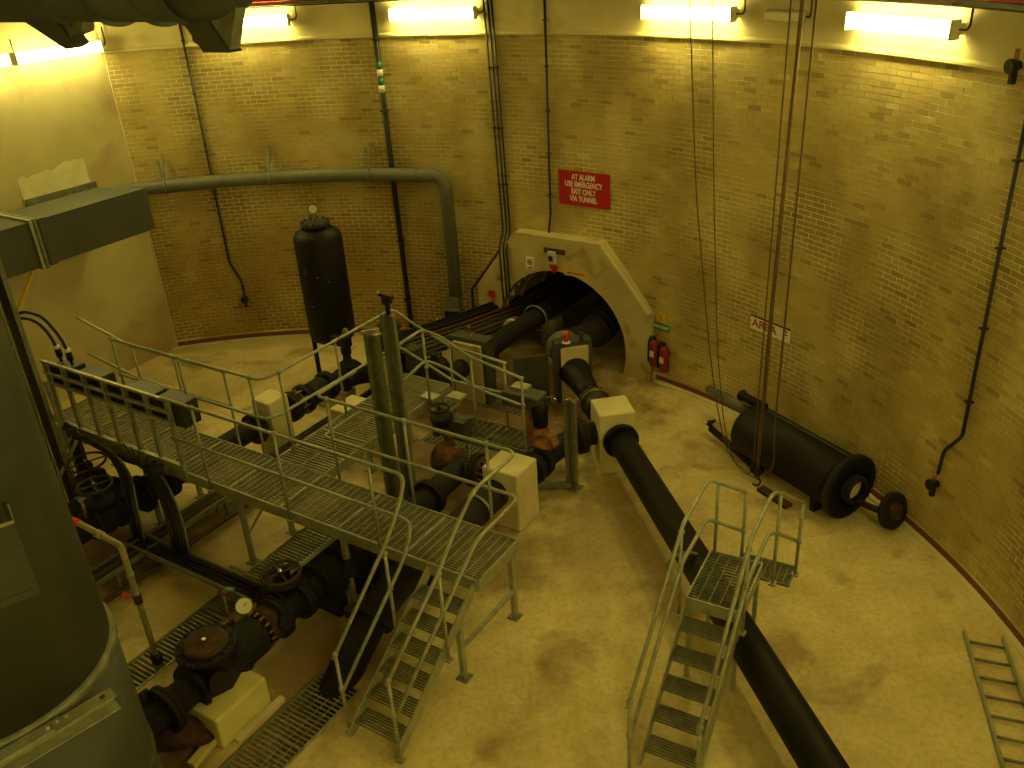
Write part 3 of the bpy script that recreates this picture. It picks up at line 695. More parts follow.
# galvanised bracket beam bolted to the ring
b0 = Vector((-2.83, 4.42, 2.97)); b1 = Vector((-3.41, 3.86, 2.97)); dd = (b1 - b0).normalized()
root2 = thing('bracket_beam', 'pale galvanised channel beam with bolt holes, bolted across the front of the tank', 'beam', (b0 + b1) / 2)
nn = Vector((dd.y, -dd.x, 0)); nn = nn if nn.dot(tc - b0) > 0 else -nn; b0 = b0 - nn * .10; b1 = b1 - nn * .10
mb = MB(); L_ = 1.5
mb.box(b0 + dd * L_ / 2 - nn * .035, dd, nn, eZ, L_ / 2, .05, .005); mb.box(b0 + dd * L_ / 2 + nn * .015 - eZ * .07, dd, nn, eZ, L_ / 2, .005, .07)
mb.box(b0 + dd * L_ / 2 - nn * .035 - eZ * .11, dd, nn, eZ, L_ / 2, .05, .005); mb.build('channel', 'galvanised', root2)
mb = MB(); mb.box(b0 + dd * .55 - nn * .035 + eZ * .012, dd, nn, eZ, .22, .045, .008); mb.build('splice_plate', 'galvanised', root2)
mb = MB(); mb.cyl(b0 + dd * .07 - nn * .03 + eZ * .004, b0 + dd * .07 - nn * .03 + eZ * .009, .018, 14); mb.build('bolt_hole', 'sign_black', root2)
for q in (.36, .42, .30):
    mb = MB(); c = b0 + dd * q - nn * .05; mb.cyl(c, c + eZ * .05, .014, 6); mb.cyl(c + eZ * .004, c + eZ * .022, .024, 6); mb.build('bolt', 'galvanised', root2)
mb = MB(); mb.bar(b0 + dd * .34 - nn * .03 + eZ * .03, b0 + dd * .34 - nn * .14 + eZ * .04, .10, .012); mb.build('clamp', 'galvanised', root2)

# vertical cable trays behind the tank
for i, (x, y, lb) in enumerate(((6.82, -.42, 'dark vertical cable tray rising behind the tank, nearest the tank'), (7.22, -.42, 'dark vertical cable tray rising behind the tank, nearest the flat wall'))):
    c = P(x, y, 0); root = thing('cable_riser', lb, 'cable tray', c)
    mb = MB(); mb.box(c + eZ * 2.1, eU, eV, eZ, .12, .008, 2.1)
    for s_ in (-1, 1): mb.box(c + eU * (.12 * s_) - eV * .02 + eZ * 2.1, eU, eV, eZ, .008, .03, 2.1)
    mb.build('tray', 'galvanised_dark', root)
    for j in range(4):
        mb = MB(); mb.tube([c + eU * (-.08 + .05 * j) - eV * .03, c + eU * (-.08 + .05 * j) - eV * .035 + eZ * 1.5, c + eU * (-.075 + .05 * j) - eV * .03 + eZ * 4.18], .02, 8); mb.build('cable', 'cable_black', root)

# ================================================================== WALKWAYS
TR = .021
def rail(parent, pts, name='handrail', r=TR, bend=.12, material='galvanised'):
    mb = MB(); mb.tube(pts, r, 10, bend); return mb.build(name, material, parent)
def post(parent, foot, ztop, zs=(), r=.019, lean=None, material='galvanised'):
    foot = Vector(foot); top = Vector((foot.x, foot.y, ztop)) if lean is None else lean
    mb = MB(); mb.cyl(foot, top, r, 10); p_ = mb.build('post', material, parent)
    for z in zs:
        t = (z - foot.z) / (top.z - foot.z); q = foot + (top - foot) * t
        mb = MB(); mb.sphere(q, .034, 10); mb.build('ball_clamp', material, p_)
    mb = MB(); mb.box(foot + eZ * .0, eU, eV, eZ, .035, .035, .012); mb.build('foot_plate', material, p_)
    return p_
DZ = 1.15
root = thing('walkway', 'long galvanised grating walkway with tube handrails crossing the left half of the plant', 'walkway', P(3, .4, 0))
us_ = [0, 1.0, 2.0, 2.95, 3.85, 4.85, 5.85, 6.85, 7.85]
for a, b in zip(us_[:-1], us_[1:]):
    grating('grating_panel', root, P(a + .01, .02, DZ), -eU * -1, eV, b - a - .02, .78, sa=.039, sb=.10)
for a, b in zip(us_[:-1], us_[1:]):
    mb = MB(); mb.uvbox(a + .004, b - .004, -.012, 0, DZ - .14, DZ + .012); mb.uvbox(a + .004, b - .004, 0, .05, DZ - .14, DZ - .13); mb.build('edge_channel', 'galvanised', root)
mb = MB(); mb.uvbox(0, 2.9, .8, .812, DZ - .14, DZ + .012); mb.build('edge_channel', 'galvanised', root)
mb = MB(); mb.uvbox(3.85, 7.85, .8, .812, DZ - .14, DZ + .012); mb.build('edge_channel', 'galvanised', root)
mb = MB(); mb.uvbox(-.012, 0, 0, .8, DZ - .14, DZ + .012); mb.build('end_channel', 'galvanised', root)
for u_ in (1.0, 2.95, 4.85, 6.85):
    mb = MB(); mb.uvbox(u_ - .025, u_ + .025, .02, .78, DZ - .12, DZ - .04); mb.build('cross_beam', 'galvanised_dark', root)
def leg(parent, u, v, z1=DZ - .1, s=.03):
    mb = MB(); mb.uvbox(u - s, u + s, v - s, v + s, .01, z1); l = mb.build('leg', 'galvanised', parent)
    mb = MB(); mb.uvbox(u - .07, u + .07, v - .07, v + .07, 0, .015); mb.build('base_plate', 'galvanised_dark', l)
leg(root, .08, -.30, .82)
for u_, v_ in ((.10, .79), (1.95, .03), (1.95, .76), (3.72, .03), (3.72, .76), (5.6, .03), (5.6, .76), (7.6, .03), (7.6, .76)): leg(root, u_, v_)
for u_ in (3.72, 5.6, .08, 1.95):
    mb = MB(); mb.bar(P(u_, -.28 if u_ < 1 else .03, .42), P(u_, .76, .42 if u_ < 1 else .95), .045 if u_ < 1 else .025, .045 if u_ < 1 else .025); mb.build('brace', 'galvanised', root)
# front rail turning down the left side of the stair
fv = -.04
rail(root, [P(4.7, fv, 2.27), P(.80, fv, 2.27), P(.70, -.26, 2.14), P(.68, -.52, 1.86), P(.68, -1.54, 1.05)])
rail(root, [P(4.7, fv, 1.69), P(.80, fv, 1.69), P(.70, -.20, 1.62), P(.68, -.36, 1.44), P(.68, -1.52, .57)], 'midrail')
for u_ in (1.30, 2.72, 4.13): post(root, P(u_, fv, DZ - .1), 2.27, (1.69, 2.27))
# back rail, right part, turning along the end and down the right side of the stair
bv = .84
rail(root, [P(2.88, 1.6, 2.3), P(2.88, bv, 2.3), P(-.03, bv, 2.3), P(-.03, .02, 2.3), P(0, -.30, 2.02), P(0, -.67, 1.68), P(0, -1.56, 1.06)])
rail(root, [P(2.88, 1.6, 1.72), P(2.88, bv, 1.72), P(-.03, bv, 1.72), P(-.03, .0, 1.70), P(0, -.34, 1.41), P(0, -1.54, .56)], 'midrail')
for u_ in (.36, 1.5, 2.70): post(root, P(u_, bv, DZ - .1), 2.3, (1.72, 2.3))
# back rail, left part, turning along the branch
rail(root, [P(6.95, bv, 2.3), P(3.86, bv, 2.3), P(3.80, 1.05, 2.3), P(3.76, 3.45, 2.32), P(3.45, 3.5, 2.12), P(2.80, 3.5, 1.88), P(1.82, 3.5, 1.80)])
rail(root, [P(6.95, bv, 1.72), P(3.86, bv, 1.72), P(3.80, 1.05, 1.72), P(3.76, 3.45, 1.72), P(3.45, 3.5, 1.56), P(2.80, 3.5, 1.30), P(1.82, 3.5, 1.30)], 'midrail')
for u_ in (4.05, 5.45, 6.9): post(root, P(u_, bv, DZ - .1), 2.3, (1.72, 2.3))
for v_ in (1.12, 2.2, 3.4): post(root, P(3.79, v_, DZ - .1), 2.3, (1.72, 2.3))
# separate short rail in front of the flat wall
rt = thing('guard_rail', 'dark tube guard rail behind the walkway, in front of the flat concrete wall', 'railing', P(5.5, 1.3, 0))
rail(rt, [P(7.9, 1.0, 2.40), P(7.0, 1.15, 2.05), P(4.95, 1.15, 2.05)]); rail(rt, [P(7.9, 1.0, 1.8), P(7.0, 1.15, 1.5), P(4.95, 1.15, 1.5)], 'midrail')
for u_ in (4.95, 6.0, 6.95): post(rt, P(u_, 1.15, .01), 2.05, (2.05, 1.5))
# branch deck
rb = thing('branch_walkway', 'short grating walkway turning off behind the main one towards the tunnel pipes', 'walkway', P(3.4, 2.2, 0))
for a, b in ((.82, 1.7), (1.7, 2.55), (2.55, 3.6)):
    grating('grating_panel', rb, P(2.96, a + .01, DZ), -eU * -1, eV, .84, b - a - .02, sa=.055, sb=.42, tk=.012)
mb = MB(); mb.uvbox(2.94, 2.955, .82, 3.6, DZ - .14, DZ + .012); mb.build('edge_channel', 'galvanised', rb)
mb = MB(); mb.uvbox(3.80, 3.815, .82, 3.6, DZ - .14, DZ + .012); mb.build('edge_channel', 'galvanised', rb)
mb = MB(); mb.uvbox(2.95, 3.81, 3.6, 3.612, DZ - .14, DZ + .012); mb.build('end_channel', 'galvanised', rb)
for u_, v_ in ((3.0, 2.5), (3.76, 2.5), (3.0, 3.5), (3.76, 3.5)): leg(rb, u_, v_, s=.025)
rail(rb, [P(2.88, 2.35, 2.3), P(2.88, 3.02, 2.32), P(2.55, 3.05, 2.24), P(2.15, 3.05, 2.04), P(1.25, 3.05, 1.88)])
rail(rb, [P(2.88, 2.35, 1.72), P(2.88, 3.02, 1.84), P(2.45, 3.05, 1.75), P(2.0, 3.05, 1.55), P(1.25, 3.05, 1.46)], 'midrail')
for v_ in (2.4, 3.02): post(rb, P(2.88, v_, DZ - .1), 2.3, (1.72, 2.3))
for u_ in (2.1, 1.28): post(rb, P(u_, 3.05, .72), 2.02 if u_ > 2 else 1.89, (1.56 if u_ > 2 else 1.47, 2.02 if u_ > 2 else 1.88))
for u_ in (2.8, 1.85): post(rb, P(u_, 3.5, .72), 1.88 if u_ > 2 else 1.80, (1.31, 1.87 if u_ > 2 else 1.79))
for a, b in ((1.2, 1.95), (1.95, 2.7)):
    grating('grating_panel', rb, P(a + .01, 3.03, .75), -eU * -1, eV, b - a - .02, .46, sa=.05, sb=.10, material='galvanised_dark')
mb = MB(); mb.uvbox(1.2, 2.7, 3.0, 3.012, .63, .762); mb.build('edge_channel', 'galvanised_dark', rb)
mb = MB(); mb.uvbox(1.2, 2.7, 3.5, 3.512, .63, .762); mb.build('edge_channel', 'galvanised_dark', rb)
for u_, v_ in ((1.25, 3.04), (1.25, 3.46), (2.6, 3.04), (2.6, 3.46)): leg(rb, u_, v_, .65, .02)
grating('step', rb, P(2.70, 3.03, .95), -eU * -1, eV, .22, .46, sa=.05, sb=.1)

# stair down from the main walkway
def stair_flight(root, o, ed, es, wid, n, rise, run, z0, tread_d=.20, first=1):
    "o: top front corner, ed: direction of descent, es: across"
    for i in range(first, n):
        q = o + ed * (run * i - tread_d * .5 + .03); q = Vector((q.x, q.y, z0 - rise * i))
        mb = MB(); k = 7
        for j in range(k):
            c = q + ed * (tread_d * j / (k - 1)) + es * (wid / 2) - eZ * .014; mb.box(c, es, ed, eZ, wid / 2 - .01, .0035, .014)
        for j in range(3):
            c = q + ed * (tread_d / 2) + es * (wid * (j + .5) / 3) - eZ * .006; mb.box(c, ed, es, eZ, tread_d / 2, .003, .004)
        for s_ in (.012, wid - .012):
            mb.box(q + ed * (tread_d / 2) + es * s_ - eZ * .02, ed, es, eZ, tread_d / 2 + .005, .004, .02)
        mb.build('tread', 'galvanised_dark', root)
    L_ = run * n; top = o - eZ * .02; top = Vector((o.x, o.y, z0 - .06)); bot = o + ed * L_; bot = Vector((bot.x, bot.y, .03))
    for s_ in (0, wid):
        mb = MB(); mb.bar(top + es * s_, bot + es * s_, .012, .15); mb.build('stringer', 'galvanised', root)
rs = thing('stair', 'galvanised stair with grating treads descending from the right end of the main walkway', 'stair', P(.34, -.75, 0))
stair_flight(rs, P(.04, -.01, 0), -eV, eU, .60, 7, DZ / 7, .219, DZ)
for u_, vv in ((.68, -.62), (.68, -1.50), (0.0, -.62), (0.0, -1.52)):
    zb = DZ - .06 - (-vv) * DZ / 1.53; zb = max(.02, zb - .05)
    zt = 1.70 if vv > -1 else 1.09
    post(rs, P(u_, vv, zb), zt, (zt, zt - .46))

# stepover stair on the right
d = Vector((.5, .866, 0)); s = Vector((.866, -.5, 0)); FL = Vector((1.64, 7.01, 0)); SW = .56; SD = .84; SZ = 1.1
root = thing('stepover_stair', 'galvanised stepover stair with tall handrails bridging the big black floor pipe', 'stair', FL + s * .3)
grating('platform', root, FL + eZ * SZ, s, d, SW, SD, sa=.047, sb=.12, kind=None, material='galvanised_dark')
for a in (0, SW): mb = MB(); mb.box(FL + d * SD / 2 + s * a + eZ * (SZ - .065), d, s, eZ, SD / 2, .008, .075); mb.build('edge_channel', 'galvanised', root)
for a in (0, SD): mb = MB(); mb.box(FL + d * a + s * (SW / 2) + eZ * (SZ - .065), s, d, eZ, SW / 2, .008, .075); mb.build('edge_channel', 'galvanised', root)
stair_flight(root, FL + d * .10, -d, s, SW, 6, .19, .232, SZ, first=1)
BL = FL + d * SD
grating('side_step', root, FL + s * .26 + d * .92 + eZ * .85, s, d, .58, .34, sa=.03, sb=.07, kind=None, material='galvanised_dark')
for a in (.96, 1.22):
    mb = MB(); mb.box(FL + s * .34 + d * a + eZ * .41, s, d, eZ, .015, .015, .41); mb.build('step_leg', 'galvanised_dark', root)
for a, b in ((FL + d * .04 + s * .03, 0), (FL + d * .04 + s * (SW - .03), 0), (BL - d * .04 + s * .03, 0), (BL - d * .04 + s * (SW - .03), 0)):
    mb = MB(); mb.box(a + eZ * .5, s, d, eZ, .022, .022, .5); mb.build('leg', 'galvanised', root)
for k, so in enumerate((-.06, SW + .04)):
    o = FL + s * so
    lowz = .95; H0 = 1.08
    bot = o - d * 1.46; kn = o + d * .02
    lo_ = bot - d * .0
    if k == 0:
        top_ = [o + d * .74 + s * .02 + eZ * 2.07, o + d * .84 + s * .10 + eZ * 2.0, o + d * .95 + s * .37 + eZ * 1.88]
    else:
        top_ = [o + d * .74 + s * .02 + eZ * 2.09, o + d * .86 + s * .08 + eZ * 2.03, o + d * 1.14 + s * .26 + eZ * 1.78]
    rail(root, [lo_ + eZ * .92, kn + eZ * 2.02] + top_, bend=.1)
    rail(root, [lo_ + d * .05 + eZ * .47, kn + eZ * 1.52] + [q - eZ * .50 for q in top_], 'midrail', bend=.1)
    post(root, o - d * 1.40 + eZ * .02, .96, (.95, .52))
    post(root, o - d * .05 + eZ * .90, 1.95, (1.94, 1.47))
    post(root, Vector((top_[1].x, top_[1].y, SZ - .1 if k == 0 else .86)), top_[1].z, (top_[1].z - .50,))
    post(root, Vector((top_[2].x, top_[2].y, (SZ - .1) if k == 0 else .84)), top_[2].z, (top_[2].z - .50,))
# aluminium ladder lying on the floor
a0_, a1_ = Vector((4.85, 7.38, .04)), Vector((4.20, 5.02, .04)); b0_ = Vector((5.21, 7.24, .04)); ld = (a1_ - a0_).normalized()
root = thing('ladder', 'grey metal ladder lying flat on the floor at the bottom right', 'ladder', a0_)
for q in (a0_, b0_):
    mb = MB(); mb.bar(q, q + ld * 2.6, .026, .07); mb.build('stile', 'galvanised', root)
for i in range(10):
    mb = MB(); q = ld * (.16 + .262 * i); mb.cyl(a0_ + q, b0_ + q, .016, 8); mb.build('rung', 'galvanised_dark', root)

# ================================================================== CONTROL PANEL RACK on the walkway's left end
root = thing('cable_rack', 'galvanised ladder rack with open top bays standing on the front edge of the walkway', 'rack', P(5.9, 0, 1.0))
ru = [4.62, 5.05, 5.48, 5.92, 6.36, 6.82, 7.24]
for i, u_ in enumerate(ru):
    mb = MB(); mb.uvbox(u_ - .028, u_ + .028, -.05, -.03, 1.02, 2.25); mb.uvbox(u_ - .028, u_ - .020, -.05, .0, 1.02, 2.25); mb.build('upright', 'galvanised', root)
for z, h_ in ((2.26, .018), (2.08, .02), (1.93, .02)):
    mb = MB(); mb.uvbox(4.58, 7.28, -.06, -.02, z - h_, z + h_); mb.build('rung_rail', 'galvanised', root)
mb = MB(); mb.uvbox(4.58, 7.28, -.07, -.02, 1.22, 1.30); mb.build('bottom_rail', 'galvanised', root)
mb = MB(); mb.uvbox(4.3, 7.28, -.02, .0, 1.86, 2.22) if False else mb.uvbox(4.66, 7.2, .0, .012, 1.90, 2.22); mb.build('back_plate', 'black_paint', root)
for i, (u0, u1, lb) in enumerate(((6.75, 7.15, 'dark junction box at the far left end of the cable rack'), (6.1, 6.6, 'dark junction box second from the left end of the cable rack'), (5.0, 5.55, 'dark junction box in the right half of the cable rack'), (4.42, 4.92, 'largest dark junction box at the right end of the cable rack'))):
    r2 = thing('junction_box', lb, 'box', P((u0 + u1) / 2, .12, 1.85))
    mb = MB(); mb.uvbox(u0, u1, .015, .27, 1.86, 2.20); mb.build('case', 'black_box', r2, bevel=.01)
    mb = MB(); mb.uvbox(u0 + .02, u1 - .02, .27, .285, 1.88, 2.18); mb.build('lid', 'black_box', r2)
# two black cable sets feeding the boxes with pale tags
for i, (u_, z_, lb) in enumerate(((7.05, 2.2, 'left of the two looped black cables with pale glands above the cable rack'), (6.8, 2.2, 'right of the two looped black cables with pale glands above the cable rack'))):
    r2 = thing('looped_cable', lb, 'cable', P(u_, .1, z_))
    mb = MB(); mb.tube([P(7.75, -.05, 2.75), P(7.55 - i * .1, .0, 2.85 + .12 * i), P(7.25 - .2 * i, .05, 2.85 + .1 * i), P(u_ + .02, .1, 2.62), P(u_, .12, 2.22)], .022, 8, .15); mb.build('cable', 'cable_black', r2)
    mb = MB(); mb.cyl(P(u_, .12, 2.30), P(u_ + .01, .12, 2.42), .042, 12); mb.build('gland', 'black_paint', r2)
    mb = MB(); mb.cyl(P(u_ + .012, .115, 2.42), P(u_ + .018, .115, 2.47), .044, 12); mb.build('tag_band', 'white_paint', r2)
# cable bundle sweeping below the rack and down in curved risers
def cable_bundle(name, label, pts, n, r=.022, spread=.05, tray=True, cat='cables', ax=eU):
    root = thing(name, label, cat, pts[-1])
    for j in range(n):
        o = ax * (spread * (j - (n - 1) / 2)) + eV * random.uniform(-.012, .012)
        mb = MB(); mb.tube([Vector(p) + o + Vector((0, 0, random.uniform(-.015, .015))) for p in pts], r, 8, .35, nb=7); mb.build('cable', 'cable_black', root)
    if tray:
        for s_ in (-1, 1):
            o = ax * (spread * n / 2 + .03) * s_
            mb = MB(); mb.tube([Vector(p) + o - eV * .0 for p in pts], .014, 6, .35, nb=7); mb.build('tray_edge', 'galvanised_dark', root)
    return root
cable_bundle('cable_bundle', 'thick black cable bundle sweeping from the rack down to the floor, nearest the walkway', [P(6.9, -.16, 1.30), P(6.0, -.14, 1.12), P(5.2, -.14, 1.18), P(4.75, -.30, 1.0), P(4.45, -.45, .7), P(4.35, -.55, .34)], 5, .032, .055)
cable_bundle('cable_bundle', 'second black cable bundle dropping from mid rack to the floor tray, nearer the tank', [P(6.5, -.18, 1.28), P(5.9, -.20, 1.22), P(5.50, -.32, 1.05), P(5.35, -.45, .8), P(5.15, -.60, .32)], 4, .03, .05)
cable_bundle('cable_bundle', 'black cable bundle hanging straight down at the far left end of the rack', [P(6.9, -.12, 1.35), P(6.75, -.2, .95), P(6.7, -.25, .1)], 5, .035, .06, tray=False)
for i in range(6):
    mb = MB(); a_ = P(5.75 - .16 * i, -.09, 1.32 - .02 * i); b_ = P(4.85 + .10 * i, -.14, 1.15 + .07 * (i % 3))
    mb.tube([a_, a_ + eZ * .10 - eV * .06 - eU * .1, (a_ + b_) / 2 - eZ * (.02 + .03 * (i % 2)) - eV * .12, b_ - eV * .05, b_], .013, 6, .3)
    tag(mb.build('loose_wire', 'cable_black'), 'thin loose black wire tangled among others below the right half of the cable rack', 'wire', 'loose wires under the rack')
# pale frame stand between tank and rack
root = thing('strut_frame', 'pale steel strut frame behind the tank at the left end of the rack', 'frame', P(7.2, -.5, 0))
for a_, b_ in (((7.15, -.15, 2.0), (7.0, -.15, .05)), ((7.15, -.15, 2.0), (7.35, -.9, 1.2)), ((7.6, -.2, 2.0), (7.35, -.9, 1.2)), ((7.05, -.2, 1.5), (7.2, -1.0, .7)), ((6.85, -.1, 1.25), (7.1, -1.1, .4)), ((6.7, -.2, 1.2), (6.9, -1.1, .1))):
    mb = MB(); mb.bar(P(*a_), P(*b_), .04, .04); mb.build('strut', 'galvanised', root)

# ================================================================== TRAYS AND TRENCH COVERS
def tray_run(name, label, u0, u1, v0, v1, z, material='galvanised_dark', n=4, along='v'):
    root = thing(name, label, 'cable tray', P((u0 + u1) / 2, (v0 + v1) / 2, 0))
    mb = MB(); mb.uvbox(u0, u1, v0, v1, z, z + .006); mb.build('tray_floor', 'black_paint', root)
    if along == 'v':
        for u_ in (u0, u1): mb = MB(); mb.uvbox(u_ - .012, u_ + .012, v0, v1, z, z + .07); mb.build('tray_side', material, root)
        L_ = v1 - v0; nn_ = max(2, int(L_ / 1.3))
        for i in range(nn_):
            v_ = v0 + .2 + (L_ - .4) * i / (nn_ - 1); mb = MB(); mb.uvbox(u0 + .02, u0 + .06, v_, v_ + .04, 0, z); mb.build('foot', material, root); mb = MB(); mb.uvbox(u1 - .06, u1 - .02, v_, v_ + .04, 0, z); mb.build('foot', material, root)
        for j in range(n):
            u_ = u0 + .05 + (u1 - u0 - .1) * j / (n - 1); mb = MB(); mb.tube([P(u_ + random.uniform(-.01, .01), v0 + (v1 - v0) * t / 8, z + .03) for t in range(9)], .02, 8); mb.build('cable', 'cable_black' if j % 3 != 2 else 'brown_pipe', root)
    else:
        for v_ in (v0, v1): mb = MB(); mb.uvbox(u0, u1, v_ - .012, v_ + .012, z, z + .07); mb.build('tray_side', material, root)
        L_ = u1 - u0; nn_ = max(2, int(L_ / 1.2))
        for i in range(nn_):
            u_ = u0 + .2 + (L_ - .4) * i / (nn_ - 1); mb = MB(); mb.uvbox(u_, u_ + .04, v0 + .02, v0 + .06, 0, z); mb.build('foot', material, root)
        for j in range(n):
            v_ = v0 + .05 + (v1 - v0 - .1) * j / (n - 1); mb = MB(); mb.tube([P(u0 + (u1 - u0) * t / 8, v_ + random.uniform(-.01, .01), z + .03) for t in range(9)], .02, 8); mb.build('cable', 'cable_black', root)
    return root
tray_run('floor_tray', 'long low cable tray running away under the walkway towards the tunnel, holding black cables', 4.82, 5.12, -3.2, 4.4, .26, n=5)
tray_run('cross_tray', 'low cable tray crossing in front of the walkway up to the round white gauge', 2.80, 5.25, -.78, -.52, .28, along='u', n=4)
mb = MB(); mb.cyl(P(5.30, -3.2, .12), P(5.30, 4.2, .12), .035, 12); tag(mb.build('floor_pipe', 'brown_pipe'), 'thin brown pipe lying beside the long low cable tray', 'pipe')
mb = MB(); mb.cyl(P(4.68, -3.2, .10), P(4.68, 4.2, .10), .03, 12); tag(mb.build('floor_pipe', 'brown_pipe'), 'thin reddish pipe on the near side of the long low cable tray', 'pipe')
# tray hook with pale end
mb = MB(); mb.tube([P(3.4, -.55, .46), P(2.85, -.55, .46), P(2.70, -.62, .44), P(2.68, -.8, .40)], .022, 8, .1); tag(mb.build('bent_tube', 'galvanised'), 'short bent pale tube at the end of the cross tray, above the white gauge', 'tube')
# trench gratings
def trench_cover(label, t, n, sa=.045, sb=.09, tk=.008):
    u0, u1, v0, v1 = t
    root = thing('trench_grating', label, 'grating', P((u0 + u1) / 2, (v0 + v1) / 2, -.03))
    for i in range(n):
        a_ = v0 + (v1 - v0) * i / n; b_ = v0 + (v1 - v0) * (i + 1) / n
        grating('grating_panel', root, P(u0 + .01, a_ + .008, -.002), -eU * -1, eV, u1 - u0 - .02, b_ - a_ - .016, sa=sa, sb=sb, tk=tk)
    for u_ in (u0 - .012, u1 + .012):
        mb = MB(); mb.uvbox(u_ - .012, u_ + .012, v0, v1, -.03, .012); mb.build('edge_angle', 'galvanised_dark' if u_ > u0 else 'galvanised', root)
    return root
trench_cover('steel floor grating strip beside the tank, left of the rusty black pumps', (3.20, 3.60, -4.6, .9), 6, .058, .30, .016)
trench_cover('steel floor grating strip in the bottom foreground, right of the yellow block', (.98, 1.54, -4.6, -1.0), 4, .055, .11, .013)
trench_cover('dark floor grating near the far end of the lower deck, left of the pipe frame', (2.3, 3.5, 4.95, 5.62), 2, .05)
trench_cover('dark floor grating between the branch walkway and the tunnel pipes', (2.45, 3.6, 3.55, 4.6), 2, .05)

# ================================================================== CONCRETE SUPPORT BLOCKS
def block(label, u0, u1, v0, v1, z1, material='pale_concrete', name='support_block'):
    mb = MB(); mb.uvbox(u0, u1, v0, v1, 0, z1); return tag(mb.build(name, material, bevel=.025), label, 'block', None)
block('pale concrete support block at the right end of the main walkway', .90, 1.46, 2.22, 2.74, .90)
block('tall pale concrete block behind the walkway, gripping the leftmost black pipe', 5.22, 5.62, 2.02, 2.42, 1.04)
block('low pale concrete block just behind the branch walkway edge', 4.02, 4.62, 2.66, 3.20, .80)
block('flat weathered concrete plinth near the legs of the tall black vessel', 5.45, 6.30, 3.70, 4.15, .30, 'surround_concrete', 'plinth')
# block under the big pipe, square to the pipe
pd = Vector((-.135, .991, 0)).normalized(); ps = Vector((pd.y, -pd.x, 0))
bc = Vector((1.45, 11.34, 0)); mb = MB(); mb.box(bc + eZ * .5, ps, pd, eZ, .27, .27, .5)
tag(mb.build('support_block', 'pale_concrete', bevel=.025), 'pale concrete block that the biggest black pipe passes through on the right', 'block')

# ================================================================== PIPEWORK
def pipe_thing(name, label, pts, r, flanges=(), material='black_iron', bend=.35, collars=(), cat='pipe', seg=24):
    root = thing(name, label, cat, Vector(pts[0]) * 1.0)
    mb = MB(); mb.tube(pts, r, seg, bend, nb=8); mb.build('pipe_run', material, root)
    for c, ax, R, t in flanges:
        mb = MB(); flange(mb, c, ax, R, t); mb.build('flange', material, root)
    for c, ax, R, t, m_ in collars:
        mb = MB(); c = Vector(c); ax = Vector(ax).normalized(); mb.lathe(c - ax * t, ax, [(0, R * .97), (.01, R), (2 * t - .01, R), (2 * t, R * .97)], seg); mb.build('collar', m_, root)
    return root
# the big clean pipe
pd = Vector((-.171, .985, 0)).normalized(); ps = Vector((pd.y, -pd.x, 0)); far_ = Vector((1.475, 11.34, .57)); near_ = far_ - pd * 9.5
root = pipe_thing('main_pipe', 'biggest smooth black pipe, running under the stepover stair to the bottom edge', [near_, far_ - pd * .25], .193, material='black_paint', bend=0, seg=40,
                  collars=[(far_ - pd * .32, pd, .265, .04, 'black_paint')])
mb = MB(); mb.tube([Vector((1.885, 8.12, .57)) + Vector((math.cos(R_(q)) * .215, 0, math.sin(R_(q)) * .215)) for q in range(0, 181, 15)], .02, 8); mb.build('strap', 'galvanised_dark', root)
# from that block up to the frame and into the tunnel
fr = Vector((1.07, 13.40, .70)); pd_main, ps_main = pd, ps
def tun(x, z, r_): return base + tt * x + eZ * z + tr * (r_)
pd = Vector((fr.x - bc.x, fr.y - bc.y, 0)).normalized(); ps = Vector((pd.y, -pd.x, 0))
root = thing('frame_pipe', 'black pipe with studded rusty coupling leading from the right block into the tunnel', 'pipe', bc + pd * .3)
mb = MB(); q0 = bc + pd * .27 + eZ * .57; mb.tube([q0, q0 + pd * .35 + eZ * .01], .2, 24); mb.build('pipe_run', 'black_iron', root)
q1 = q0 + pd * .35
mb = MB(); mb.lathe(q1, pd, [(0, .225), (.03, .225), (.035, .20), (.25, .20), (.255, .235), (.30, .235)], 28); mb.build('coupling_sleeve', 'iron_pipe', root)
mb = MB(); mb.lathe(q1 + pd * .30, pd, [(0, .21), (.14, .21)], 28); mb.bolts(q1 + pd * .37, pd, .225, 14, .012, .07); mb.build('rusty_coupling', 'rust', root)
mb = MB(); mb.ring(q1 + pd * .29, pd, .236, .012, 28, 6); mb.build('bright_ring', 'brass', root)
mb = MB(); q2 = q1 + pd * .44; mb.lathe(q2, pd, [(0, .17), (.35, .19), (.9, .24), (1.15, .30), (1.2, .30)], 28); mb.build('tapered_run', 'black_paint', root)
mb = MB(); mb.tube([fr + pd * .05, fr + pd * .9, tun(.72, .72, -.2), tun(.70, .78, 4)], .24, 24, .5); mb.build('pipe_run', 'black_iron', root)
mb = MB(); c = fr + pd * .55; mb.lathe(c, pd, [(0, .29), (.10, .29), (.10, .26), (.16, .26), (.16, .30), (.22, .30)], 28); mb.build('coupling', 'galvanised_dark', root)
for k_ in (.6, .85):
    mb = MB(); c = tun(.72, .74, k_ - .6); mb.lathe(c, tr, [(0, .30), (.07, .30)], 28); mb.build('flange', 'black_iron', root)
